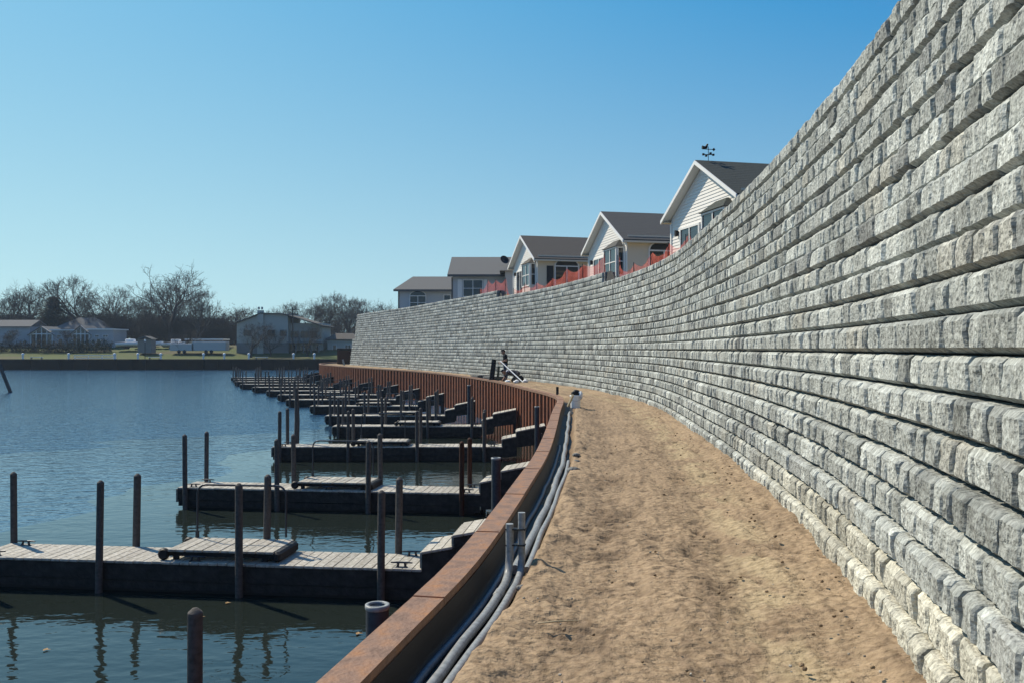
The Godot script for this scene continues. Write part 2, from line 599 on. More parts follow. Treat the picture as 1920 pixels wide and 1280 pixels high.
func rock(b: MB, xf: Transform3D, ln: float, h: float, col: Color, step: float, ny: int, sd: float, level: int) -> void:
	# split-faced stone: x along the wall, y up, z out of the wall; breaks into facets along upright fissures
	var k := clampi(int(round(ln / rng.randf_range(0.18, 0.42))), 1, 4)
	var xs := [[0.0, -1, 0.0]]      # x, facet, share of the fissure's depth
	var facets := []
	var x := 0.0
	for i in k:
		var x1 := ln if i == k - 1 else ln * (i + 1 + rng.randf_range(-0.28, 0.28)) / k
		var yaw := rng.randf_range(-0.03, 0.12)
		var tone := rng.randf_range(0.80, 1.12)
		if rng.randf() < 0.12: tone *= 0.70
		facets.append([(x + x1) * 0.5, rng.randf_range(-0.007, 0.007), yaw, rng.randf_range(-0.15, 0.10), tone, rng.randf_range(0.014, 0.038), rng.randf_range(0.002, 0.018)])
		var dep := 1.0 if i > 0 else 0.6
		xs.append([x + 0.001, i, dep])
		xs.append([x + 0.007, i, 0.45])
		xs.append([x + 0.020, i, 0.08])
		var n := maxi(1, int((x1 - x - 0.04) / step))
		for q in range(1, n):
			xs.append([lerpf(x + 0.020, x1 - 0.018, float(q) / n), i, 0.0])
		xs.append([x1 - 0.018, i, 0.08])
		xs.append([x1 - 0.006, i, 0.45])
		xs.append([x1 - 0.001, i, 1.0 if i < k - 1 else 0.6])
		x = x1
	xs.append([ln, -1, 0.0])
	var w := xs.size()
	var rows := ny + 7
	var pts := PackedVector3Array()
	var cols := PackedColorArray()
	for q in rows:
		for i in w:
			var f: int = xs[i][1]
			var px: float = xs[i][0]
			var fc: Array = facets[clampi(f, 0, k - 1)] if f >= 0 else (facets[0] if i == 0 else facets[k - 1])
			var y := 0.0
			var z := 0.0
			var face := true
			if q == 0: y = 0.0; z = -0.14; face = false
			elif q == 1: y = 0.0; z = -0.04; face = false
			elif q == 2: y = 0.008; z = 0.008
			elif q < ny + 3: y = lerpf(0.032, h - 0.008 - fc[5], float(q - 3) / maxi(1, ny - 1)); z = 0.052
			elif q == ny + 3: y = h - 0.003 - fc[6] * 0.3; z = 0.052 - fc[5] * 0.9
			elif q == ny + 4: y = h; z = 0.018 - fc[5]; face = false
			elif q == ny + 5: y = h; z = -0.05; face = false
			else: y = h; z = -0.27; face = false
			var tint: float = fc[4]
			if f < 0:
				z = minf(z, -0.14)
			elif face or q == ny + 4:
				z += fc[1] + fc[2] * clampf(px - fc[0], -0.09, 0.09) + fc[3] * (y - h * 0.5) * 0.6
				var sx := px + sd * 3.1
				z += 0.010 * na.get_noise_3d(sx * 6.0, y * 4.0, sd)
				if level < 2:
					z += 0.010 * nb.get_noise_3d(sx * 20.0, y * 9.0, sd * 2.0)
					tint *= 1.0 + 0.45 * na.get_noise_3d(sx * 13.0, y * 6.0, sd + 40.0) + 0.25 * nb.get_noise_3d(sx * 40.0, y * 14.0, sd)
					if q > 1 and q < ny + 4:
						px += 0.005 * nb.get_noise_2d(y * 30.0, sd + i) if xs[i][2] > 0.05 and f >= 0 and i > 1 and i < w - 2 else 0.0
					if q >= ny + 2:
						y -= 0.007 * maxf(0.0, nb.get_noise_2d(sx * 26.0, sd))
				z -= xs[i][2] * (0.030 if face else 0.018)
			pts.append(xf * Vector3(px, y, z))
			cols.append(Color(col.r * tint, col.g * tint, col.b * tint))
	if level >= 2:
		b.grid(pts, w, rows, cols)
		return
	for j in rows - 1:
		for i in w - 1:
			var a := j * w + i
			b.quad(pts[a], pts[a + 1], pts[a + w + 1], pts[a + w], cols[a])

func build_block_wall() -> void:
	var root := thing("block_retaining_wall", "tall curved retaining wall of rough grey split-face concrete blocks above the sand path", "wall")
	rng.seed = 2024
	var list := []
	for course in 25:
		var off := setback(course)
		var s := 4.6 + rng.randf() * 0.3
		while s < wall_len - 0.05:
			var ln := rng.randf_range(0.38, 0.74)
			if rng.randf() < 0.18:
				ln = rng.randf_range(0.2, 0.32)
			var s1 := minf(s + ln, wall_len + 0.0)
			if course >= 13 and s1 > wall_len - 0.5:
				break
			var a := at_curve(wall_c, s)
			var c := at_curve(wall_c, s1)
			var d := -(a.z + c.z) * 0.5
			if course >= top_course(d):
				s = s1
				continue
			var t0 := dir_curve(wall_c, s, wall_len)
			var t1 := dir_curve(wall_c, s1, wall_len)
			a += inland(t0) * off
			c += inland(t1) * off
			var dir := (c - a)
			var real := dir.length()
			dir = dir.normalized()
			var out := -inland(dir)
			# x must run so that x cross y = z with z out of the wall
			var bs := Basis(-dir, Vector3.UP, -dir.cross(Vector3.UP))
			var xf := Transform3D(bs, c + Vector3(0, course * CH - 0.02, 0) + out * rng.randf_range(-0.001, 0.003))
			var mid := (a + c) * 0.5 + Vector3(0, (course + 0.5) * CH, 0)
			var eye := mid - Vector3(0, EYE, 0)
			var seen := 0.0
			if eye.z < -1.2:
				var u := eye.x / -eye.z * 1650.0
				var v := eye.y / -eye.z * 1650.0
				if absf(u) < 985.0 and v < 660.0 and v > -640.0:
					seen = real * CH * absf(out.dot(eye.normalized())) / eye.length_squared()
			list.append({"xf": xf, "len": real - rng.randf_range(0.001, 0.005), "d": maxf(d, 0.0), "c": course, "seen": seen})
			s = s1
	var order := range(list.size())
	order.sort_custom(func(i, j): return list[i].seen > list[j].seen)
	var far := MB.new()
	for rank in order.size():
		var k: Dictionary = list[order[rank]]
		rng.seed = 5000 + order[rank]
		var col := stone_color(0, k.d, k.c)
		var sd := float(order[rank] % 997) * 0.37
		if rank < 300:
			var b := MB.new()
			rock(b, Transform3D(), k.len, CH - 0.007, col, 0.024, 8, sd, 0)
			var o := obj("block", b, M.stone, root)
			o.transform = k.xf
		elif k.d < 14.0:
			rock(far, k.xf, k.len, CH - 0.007, col, 0.035, 5, sd, 1)
		elif k.d < 34.0:
			rock(far, k.xf, k.len, CH - 0.008, col, 0.09, 3, sd, 1)
		else:
			rock(far, k.xf, k.len, CH - 0.010, col, 0.3, 2, sd, 2)
	var f := obj("blocks_farther_along", far, M.stone, root)
	f.set_meta("kind", "stuff")
	# dark core behind the stones, so that no light comes through the joints
	var core := MB.new()
	var p := PackedVector3Array()
	var rows := 0
	var s := 3.5
	while s < wall_len - 0.4:
		var a := at_curve(wall_c, s)
		var r := inland(dir_curve(wall_c, s, wall_len))
		var tc := top_course(-a.z + 0.4)
		for y in [[-0.4, 0.07], [13.0 * CH - 0.02, setback(12) + 0.06], [13.0 * CH, setback(13) + 0.06], [tc * CH - 0.03, setback(tc) + 0.07], [tc * CH - 0.03, 0.75]]:
			p.append(a + r * y[1] + Vector3(0, y[0], 0))
		rows += 1
		s += 0.5
	core.grid(p, 5, rows, PackedColorArray([Color(0.05, 0.05, 0.05)]))
	obj("backing", core, M.stone, root)
	# end blocks at the two steps of the wall's top and at its far end
	for st in [[34.5, 21, 23], [51.5, 23, 25]]:
		var s2 := 0.0
		while -at_curve(wall_c, s2).z < st[0]:
			s2 += 0.05
		var t := dir_curve(wall_c, s2, wall_len)
		var r := inland(t)
		var at := at_curve(wall_c, s2) + r * (setback(st[1]) + 0.24) + t * 0.22
		var e := MB.new()
		for k in range(st[1], st[2]):
			e.box(at + Vector3(0, (k + 0.5) * CH - 0.02, 0), Vector3(0.42, CH - 0.006, 0.5), Basis(r, Vector3.UP, -t), Color(0.22, 0.21, 0.20), 0.012)  # darker than the wall's stones: shade of the end face put into the colour
		obj("corner_block", e, M.stone, root)
	var ed := MB.new()
	var te := dir_curve(wall_c, wall_len - 0.3, wall_len)
	var re := inland(te)
	for k in 25:
		var back := 0.5 if k >= 13 else 0.05
		ed.box(at_curve(wall_c, wall_len) + re * (setback(k) + 0.42) - te * (back + 0.25) + Vector3(0, (k + 0.5) * CH - 0.02, 0), Vector3(0.84, CH - 0.012, 0.5), Basis(re, Vector3.UP, -te), Color(0.26, 0.26, 0.25), 0.02)
	obj("end_blocks", ed, M.stone, root)

# ------------------------------------------------------------------ steel sheet piling
func build_sheet_piling() -> void:
	var root := thing("sheet_pile_seawall", "rusty brown corrugated steel sheet pile seawall curving beside the sand path", "seawall")
	var s := 0.0
	var pitch := 0.70
	var depth := 0.085
	while s < cap_len - pitch:
		var b := MB.new()
		var prof := [[0.0, depth], [0.22, depth], [0.35, -depth], [0.57, -depth], [0.70, depth]]
		for k in 4:
			var q := []
			for e in [prof[k], prof[k + 1]]:
				var t := dir_curve(cap_c, s + e[0], cap_len)
				q.append(at_curve(cap_c, s + e[0]) + inland(t) * e[1])
			var lo := Vector3(0, WATER - 1.2, 0)
			var hi := Vector3(0, 0.085, 0)
			b.quad(q[1] + lo, q[0] + lo, q[0] + hi, q[1] + hi)
		obj("steel_sheet", b, M.rust_dark, root)
		s += pitch
	# black filter fabric hung down the land side
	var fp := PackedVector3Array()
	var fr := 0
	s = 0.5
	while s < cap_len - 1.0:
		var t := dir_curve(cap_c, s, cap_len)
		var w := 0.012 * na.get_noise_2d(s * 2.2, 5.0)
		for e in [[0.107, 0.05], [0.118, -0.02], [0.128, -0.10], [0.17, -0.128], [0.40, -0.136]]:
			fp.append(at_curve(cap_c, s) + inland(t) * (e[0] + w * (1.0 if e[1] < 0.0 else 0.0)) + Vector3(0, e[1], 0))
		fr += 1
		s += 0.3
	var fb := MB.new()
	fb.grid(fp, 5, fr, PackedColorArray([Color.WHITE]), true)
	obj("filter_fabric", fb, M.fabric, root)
	# channel cap in welded lengths
	s = 0.0
	rng.seed = 12
	while s < cap_len - 0.4:
		var s1 := minf(s + 1.95, cap_len - 0.3)
		var b := MB.new()
		var n := 4
		var dy := rng.randf_range(-0.004, 0.004)
		for k in n:
			var a := lerpf(s + 0.004, s1 - 0.004, float(k) / n)
			var c := lerpf(s + 0.004, s1 - 0.004, float(k + 1) / n)
			var pa := at_curve(cap_c, a)
			var pc := at_curve(cap_c, c)
			var ra := inland(dir_curve(cap_c, a, cap_len))
			var rc := inland(dir_curve(cap_c, c, cap_len))
			for part in [[-0.10, 0.10, 0.088, 0.10], [0.086, 0.10, 0.045, 0.0885], [-0.10, -0.086, 0.02, 0.0885]]:
				var y0 := Vector3(0, part[2] + dy, 0)
				var y1 := Vector3(0, part[3] + dy, 0)
				b.hexa([pa + ra * part[0] + y0, pa + ra * part[1] + y0, pc + rc * part[1] + y0, pc + rc * part[0] + y0, pa + ra * part[0] + y1, pa + ra * part[1] + y1, pc + rc * part[1] + y1, pc + rc * part[0] + y1])
		obj("cap_length", b, M.rust, root)
		var wb := MB.new()
		var pw := at_curve(cap_c, s1)
		var tw := dir_curve(cap_c, s1, cap_len)
		wb.box(pw + Vector3(0, 0.0995 + dy, 0), Vector3(0.198, 0.010, 0.022), Basis(inland(tw), Vector3.UP, -tw).rotated(Vector3.UP, rng.randf_range(-0.03, 0.03)), Color.WHITE, 0.004)
		obj("weld_bead", wb, M.weld, root)
		s = s1

# ------------------------------------------------------------------ docks
var board_mesh: ArrayMesh
var cleat_mesh: ArrayMesh

func board_color() -> Color:
	var k := rng.randf()
	return Color(0.42, 0.40, 0.36).lerp(Color(0.58, 0.555, 0.50), k)

func make_cleat() -> ArrayMesh:
	var b := MB.new()
	b.tube([Vector3(-0.16, 0.066, 0), Vector3(-0.07, 0.07, 0), Vector3(0.07, 0.07, 0), Vector3(0.16, 0.066, 0)], [0.010, 0.014, 0.014, 0.010], 8)
	for x in [-0.045, 0.045]:
		b.tube([Vector3(x * 1.3, 0.004, 0), Vector3(x, 0.068, 0)], [0.020, 0.016], 8)
	b.box(Vector3(0, 0.004, 0), Vector3(0.17, 0.008, 0.05))
	return b.mesh()

func post_shape(h0: float, h1: float, r: float) -> MB:
	var b := MB.new()
	b.lathe(Vector3.ZERO, [[r * 1.05, h0], [r, h0 + 1.0], [r * 0.96, h1 - 0.045], [r * 0.90, h1 - 0.035], [r * 0.35, h1 - 0.004], [0.001, h1]], 10)
	return b

func dock(at: Vector2, turn: float, length: float, label: String, single: int, posts: Array, steps: bool, rusty := -1) -> Node3D:
	# at: left front corner (x, distance ahead); local x runs to the shore, local -z away from the camera
	var wide := 0.9
	var root := thing("finger_dock", label, "dock", Vector3(at.x, WATER, -at.y), turn, "finger docks along the seawall")
	var dy := DECK - WATER
	var pitch := 0.146
	var n := int(length / pitch)
	var joined := MB.new()
	for i in n:
		var col := board_color()
		var z := -wide * 0.5 + rng.randf_range(-0.006, 0.006)
		var y := dy - 0.018 + rng.randf_range(-0.0025, 0.0025)
		var bs := Basis(Vector3.UP, rng.randf_range(-0.006, 0.006))
		if single == 2:
			var b := MB.new()
			b.box(Vector3.ZERO, Vector3(pitch - 0.009, 0.036, wide + 0.02), bs, col, 0.004)
			obj("deck_board", b, M.deck, root, Vector3((i + 0.5) * pitch, y, z))
		else:
			joined.box(Vector3((i + 0.5) * pitch, y, z), Vector3(pitch - 0.009, 0.036, wide + 0.02), bs, col)
	if single != 2:
		var dm := obj("deck_boards", joined, M.deck, root)
		dm.set_meta("kind", "stuff")
	length = n * pitch
	for z in [-0.02, -wide + 0.02]:
		var f := MB.new()
		f.box(Vector3(length * 0.5, dy - 0.036 - 0.125, z), Vector3(length, 0.245, 0.038), Basis(), Color.WHITE, 0.004)
		f.box(Vector3(length * 0.5, dy - 0.036 - 0.32, z + (-0.012 if z > -0.4 else 0.012)), Vector3(length - 0.04, 0.13, 0.038))
		obj("side_board", f, M.fascia, root)
	var eb := MB.new()
	eb.box(Vector3(-0.02, dy - 0.036 - 0.15, -wide * 0.5), Vector3(0.038, 0.30, wide - 0.004), Basis(), Color(0.36, 0.35, 0.31), 0.004)
	obj("end_board", eb, M.deck, root)
	var fl := MB.new()
	fl.box(Vector3(length * 0.5, 0.02, -wide * 0.5), Vector3(length - 0.3, 0.42, wide - 0.16))
	obj("float", fl, M.float, root)
	for i in posts.size():
		for side in [0.06, -wide - 0.06]:
			var m: Material = M.rust_post if i == rusty else M.post
			var o := obj("post", post_shape(-1.2, dy + 1.17 + rng.randf_range(-0.05, 0.05), rng.randf_range(0.054, 0.060)), m, root, Vector3(posts[i], 0, side))
			o.rotation = Vector3(rng.randf_range(-0.012, 0.012), rng.randf(), rng.randf_range(-0.012, 0.012))
	for x in [0.35, 3.55, length - 0.32]:
		for z in [-0.09, -wide + 0.12]:
			obj("cleat", cleat_mesh, M.dark_metal, root, Vector3(x, dy, z))
	if steps:
		stairs(root, length, dy, wide)
	return root

func stairs(root: Node3D, x0: float, dy: float, wide: float) -> void:
	# two tilted box steps at the shore end
	var st := Node3D.new()
	st.name = "stairs"
	root.add_child(st)
	st.position = Vector3(x0, dy, 0)
	var slope := 0.20
	for z in [-0.01, -wide + 0.01]:
		for q in [[0.0, 0.46, 0.25, -0.36], [0.46, 1.40, 0.50, -0.02]]:
			var side := MB.new()
			var w: float = q[1] - q[0]
			var top: float = q[2]
			var p := []
			for y in [0, 1]:
				for e in [[0.0, 0.019], [w, 0.019], [w, -0.019], [0.0, -0.019]]:
					p.append(Vector3(q[0] + e[0], (q[3] if y == 0 else top - 0.036) + e[0] * slope * (1.0 if y == 1 else 0.6), z + e[1]))
			side.hexa(p)
			obj("side_panel", side, M.fascia, st)
		var lg := MB.new()
		lg.box(Vector3(1.33, -0.20, z + (0.066 if z > -0.4 else -0.066)), Vector3(0.10, 0.75, 0.09))
		obj("leg", lg, M.fascia, st)
	for q in [[0.0, 0.46, 0.25, 3], [0.46, 1.40, 0.50, 6]]:
		var w: float = (q[1] - q[0]) / q[3]
		for k in int(q[3]):
			var b := MB.new()
			b.box(Vector3.ZERO, Vector3(w - 0.008, 0.036, wide + 0.05), Basis(Vector3(0, 0, 1), atan(slope)), board_color(), 0.004)
			obj("tread", b, M.deck, st, Vector3(q[0] + (k + 0.5) * w - 0.015, q[2] - 0.018 + (k + 0.5) * w * slope, -wide * 0.5))
	for q in [[-0.022, 0.0, 0.24], [0.438, 0.30, 0.49]]:
		var r := MB.new()
		r.box(Vector3(q[0], (q[1] + q[2]) * 0.5, -wide * 0.5), Vector3(0.03, q[2] - q[1] - 0.02, wide - 0.045), Basis(), Color(0.40, 0.39, 0.35))
		obj("riser", r, M.deck, st)

func gangway(d: Node3D, x: float, label: String, single: bool) -> void:
	# wheeled ramp of planks stowed on the deck, with its bent handrail
	var root := thing("stowed_gangway", label, "gangway", d.position + d.basis * Vector3(x, DECK - WATER + 0.003, -0.13), d.rotation.y, "ramps stowed on the docks")
	var fr := MB.new()
	for z in [-0.05, -0.70]:
		fr.box(Vector3(0.88, 0.09, z), Vector3(1.66, 0.075, 0.05))
		fr.box(Vector3(0.16, 0.045, z), Vector3(0.08, 0.09, 0.05))
		fr.box(Vector3(1.55, 0.045, z), Vector3(0.08, 0.09, 0.05))
	fr.box(Vector3(1.60, 0.09, -0.375), Vector3(0.05, 0.075, 0.6))
	obj("frame", fr, M.black, root)
	for z in [0.02, -0.77]:
		var wh := MB.new()
		wh.tube([Vector3(0, 0.088, z - 0.035), Vector3(0, 0.088, z - 0.022), Vector3(0, 0.088, z + 0.022), Vector3(0, 0.088, z + 0.035)], [0.066, 0.086, 0.086, 0.066], 18)
		obj("wheel", wh, M.black, root)
	var bump := MB.new()
	bump.box(Vector3(1.74, 0.08, -0.375), Vector3(0.12, 0.15, 0.80), Basis(), Color.WHITE, 0.03)
	obj("bumper", bump, M.black, root)
	for k in 6:
		if single:
			for e in 2:
				var b := MB.new()
				b.box(Vector3.ZERO, Vector3(0.125, 0.034, 0.86), Basis(), board_color(), 0.004)
				obj("plank", b, M.deck, root, Vector3(0.14 + k * 0.275 + e * 0.129, 0.148, -0.375))
		else:
			var b := MB.new()
			b.box(Vector3.ZERO, Vector3(0.253, 0.034, 0.86), Basis(), board_color())
			obj("plank", b, M.deck, root, Vector3(0.2 + k * 0.275, 0.148, -0.375))
	var rail := MB.new()
	var pts := [Vector3(0.12, 0.2, -0.80), Vector3(0.12, 0.86, -0.80)]
	for a in [0.25, 0.5, 0.75, 1.0]:
		var t: float = a * PI / 2
		pts.append(Vector3(0.12 + 0.14 * (1 - cos(t)), 0.86 + 0.14 * sin(t), -0.80))
	for a in [0.0, 0.25, 0.5, 0.75, 1.0]:
		var t: float = a * PI / 2
		pts.append(Vector3(1.44 + 0.14 * sin(t), 1.0 - 0.14 * (1 - cos(t)), -0.80))
	pts.append(Vector3(1.58, 0.2, -0.80))
	var rr := []
	for i in pts.size():
		rr.append(0.017)
	rail.tube(pts, rr, 8)
	rail.tube([Vector3(0.12, 0.10, -0.80), Vector3(0.12, 0.27, -0.80)], [0.035, 0.03], 8)
	obj("handrail", rail, M.dark_metal, root)

func build_docks() -> void:
	cleat_mesh = make_cleat()
	rng.seed = 77
	var a := [0.02, 2.12, 4.30, 6.42]
	var t1 := deg_to_rad(-6.6)
	var d1 := dock(Vector2(-8.25, 13.42), t1, 7.1, "first finger dock of grey boards, nearest the camera and cut off at the left", 2, a, true)
	gangway(d1, 3.05, "plank ramp with bent handrail stowed on the nearest dock", true)
	var d2 := dock(Vector2(-7.64, 20.1), deg_to_rad(-7.2), 7.05, "second finger dock, with a rusty pair of posts near its steps", 2, [0.22, 2.40, 4.50, 6.6], true, 3)
	gangway(d2, 2.75, "plank ramp stowed on the second dock from the camera", true)
	var rows := [
		[-7.75, 28.45, 0.0, 7.45, "third finger dock, with the tall leaning post off its left end"],
		[-7.35, 36.0, 0.0, 6.2, "fourth finger dock, its pale steps standing by the last rusty sheets before the bend"],
		[-8.85, 41.7, 0.0, 5.7, "fifth finger dock counted from the camera"],
		[-11.2, 48.8, 0.0, 6.0, "sixth finger dock counted from the camera"],
		[-14.1, 54.9, 0.0, 6.9, "seventh finger dock, in the middle of the row"],
		[-16.2, 60.8, 0.0, 6.9, "eighth finger dock counted from the camera"],
		[-18.6, 66.6, 0.0, 6.6, "ninth finger dock counted from the camera"],
		[-21.5, 72.8, 0.0, 6.8, "tenth finger dock, fifth from the far end of the row"],
		[-24.5, 79.2, 0.0, 7.0, "fourth finger dock from the far end of the row"],
		[-27.0, 85.6, 0.0, 7.0, "third finger dock from the far end of the row"],
		[-29.0, 91.5, 0.0, 7.2, "second finger dock from the far end of the row"],
		[-31.3, 98.0, 0.0, 9.0, "farthest finger dock, reaching farthest out into the water"],
	]
	var word := ["third", "fourth", "fifth", "sixth", "seventh", "eighth"]
	for i in rows.size():
		var r: Array = rows[i]
		var d := dock(Vector2(r[0], r[1]), r[2], r[3], r[4], 2 if i == 0 else 1, [0.25, r[3] * 0.33, r[3] * 0.63, r[3] * 0.92], true)
		if i < 6:
			gangway(d, 2.6, "plank ramp stowed on the %s dock from the camera" % word[i], i == 0)
	# single posts and pipe piles
	var p := obj("mooring_post", post_shape(-1.2, 1.64, 0.061), M.post, null, Vector3(-2.43, WATER, -6.76))
	tag(p, "weathered square-topped timber post in the water, nearest the camera", "post")
	var pp := thing("pipe_pile", "dark steel pipe pile with pale ring top beside the cap, nearest the camera", "pipe", Vector3(-1.03, WATER, -6.74), 0.0, "steel pipe piles beside the seawall")
	pipe_pile(pp, 1.66, 0.088)
	for q in [[-0.29, 16.0, 1.64, 0.085, "dark blue steel pipe pile beside the steps of the second dock"], [0.775, 27.2, 1.84, 0.075, "dark blue pipe pile against the corrugated sheets where the seawall bends"], [-2.0, 41.0, 1.93, 0.085, "dark pipe pile standing at the steps of the fifth dock"]]:
		var o := thing("pipe_pile", q[4], "pipe", Vector3(q[0], WATER, -q[1]), 0.0, "steel pipe piles beside the seawall")
		pipe_pile(o, q[2], q[3])
	var lp := MB.new()
	lp.tube([Vector3(0, -1.5, 0), Vector3(-0.2, 1.2, 0), Vector3(-0.33, 2.28, 0)], [0.10, 0.085, 0.06], 10)
	var lo := obj("leaning_post", lp, M.post, null, Vector3(-7.15, WATER, -29.6))
	lo.rotation.z = -0.1
	tag(lo, "tall dark post leaning behind the left end of the third dock", "post")
	var lp2 := MB.new()
	lp2.tube([Vector3(1.2, -3.0, 0), Vector3(0, 0, 0), Vector3(-1.3, 3.2, 0)], [0.15, 0.15, 0.13], 10)
	var l2 := obj("leaning_pile", lp2, M.post, null, Vector3(-42.2, WATER, -74.0))
	tag(l2, "dark pile leaning out of open water at the left edge", "post")
	rng.seed = 5
	var spots := ["between the second and third front posts", "left of the third front post's shadow", "straight out from the last front post", "closest to the dock's right end", "out from the last front post", "beyond the first front post's reflection", "left of the nearest timber post", "close to the steel pipe pile"]
	var nth := 0
	for q in [[-4.05, 12.55], [-4.2, 11.9], [-1.75, 11.6], [-1.55, 11.9], [-1.95, 11.2], [-5.6, 10.6], [-3.1, 9.1], [-1.3, 9.9]]:
		var lf := MB.new()
		var r := rng.randf_range(0.035, 0.06)
		for k in 7:
			var t0 := TAU * k / 7
			var t1b := TAU * (k + 1) / 7
			var r0 := r * (0.75 + 0.4 * cos(3 * t0))
			var r1 := r * (0.75 + 0.4 * cos(3 * t1b))
			lf.tri(Vector3(0, 0.004, 0), Vector3(cos(t0) * r0, 0.012, -sin(t0) * r0), Vector3(cos(t1b) * r1, 0.012, -sin(t1b) * r1), Color(0.30, 0.19, 0.09))
		var o := obj("floating_leaf", lf, M.paint, null, Vector3(q[0], WATER + 0.004, -q[1]))
		nth += 1
		tag(o, "dry leaf afloat by the nearest dock, " + spots[nth - 1], "leaf", "leaves floating by the nearest dock")

func pipe_pile(o: Node3D, h: float, r: float) -> void:
	var b := MB.new()
	b.lathe(Vector3.ZERO, [[r, -1.2], [r, h], [r * 0.72, h], [r * 0.72, h - 0.5]], 20)
	obj("pipe", b, M.pipe_post, o)
	var rim := MB.new()
	rim.lathe(Vector3.ZERO, [[r * 1.02, h - 0.025], [r * 1.08, h - 0.01], [r * 1.06, h + 0.012], [r * 0.74, h + 0.012], [r * 0.70, h - 0.03]], 20)
	obj("rim", rim, M.pvc, o)

# ------------------------------------------------------------------ houses above the wall
func window_part(parent: Node3D, at: Vector3, w: float, h: float, yaw: float, cols: int, rows: int, arch := false, frame_m: Material = null) -> void:
	# frame with panes recessed; faces local +z of its own turn
	var bs := Basis(Vector3.UP, yaw)
	var f := MB.new()
	var t := 0.07
	var fm: Material = frame_m if frame_m else M.trim
	for s in [-1, 1]:
		f.box(Vector3(s * (w - t) * 0.5, h * 0.5, 0.03), Vector3(t, h, 0.07))
		f.box(Vector3(0, t * 0.5 if s < 0 else h - t * 0.5, 0.03), Vector3(w - 2 * t, t, 0.068))
	for i in range(1, cols):
		f.box(Vector3(-w * 0.5 + w * i / cols, h * 0.5, 0.03), Vector3(0.06, h - 2 * t, 0.06))
	for i in range(1, rows):
		f.box(Vector3(0, h * i / rows, 0.03), Vector3(w - 2 * t, 0.045, 0.05))
	if arch:
		var r := w * 0.5
		var rise := w * 0.30
		for k in 12:
			var a0 := PI * k / 12
			var a1 := PI * (k + 1) / 12
			var p := []
			for z in [0.0, 0.066]:
				pass
			var o0 := Vector3(cos(a0) * r, h + sin(a0) * rise, 0)
			var o1 := Vector3(cos(a1) * r, h + sin(a1) * rise, 0)
			var i0 := Vector3(cos(a0) * (r - t), h + sin(a0) * (rise - t), 0)
			var i1 := Vector3(cos(a1) * (r - t), h + sin(a1) * (rise - t), 0)
			var zz := Vector3(0, 0, 0.064)
			f.quad(i0 + zz, o0 + zz, o1 + zz, i1 + zz)
			f.quad(o0, o1, o1 + zz, o0 + zz)
			f.quad(i1, i0, i0 + zz, i1 + zz)
	var o := obj("window", f, fm, parent, at)
	o.basis = bs
	var g := MB.new()
	for i in cols:
		for j in rows:
			var x0 := -w * 0.5 + w * i / cols + 0.03
			var y0 := h * j / rows + 0.02
			g = MB.new()
			g.box(Vector3(x0 + w / cols * 0.5 - 0.03, y0 + h / rows * 0.5 - 0.02, 0.016), Vector3(w / cols - 0.05, h / rows - 0.03, 0.02))
			obj("pane", g, M.glass, o)
	if arch:
		g = MB.new()
		for k in 12:
			var a0 := PI * k / 12
			var a1 := PI * (k + 1) / 12
			g.tri(Vector3(0, h, 0.02), Vector3(cos(a0) * (w * 0.5 - 0.03), h + sin(a0) * (w * 0.30 - 0.03), 0.02), Vector3(cos(a1) * (w * 0.5 - 0.03), h + sin(a1) * (w * 0.30 - 0.03), 0.02))
		obj("pane", g, M.glass, o)

func slab(b: MB, a: Vector3, c: Vector3, e: Vector3, f: Vector3, th: float) -> void:   # sloped plate, corners counter-clockwise from above
	var d := Vector3(0, -th, 0)
	b.hexa([a + d, c + d, e + d, f + d, a, c, e, f])

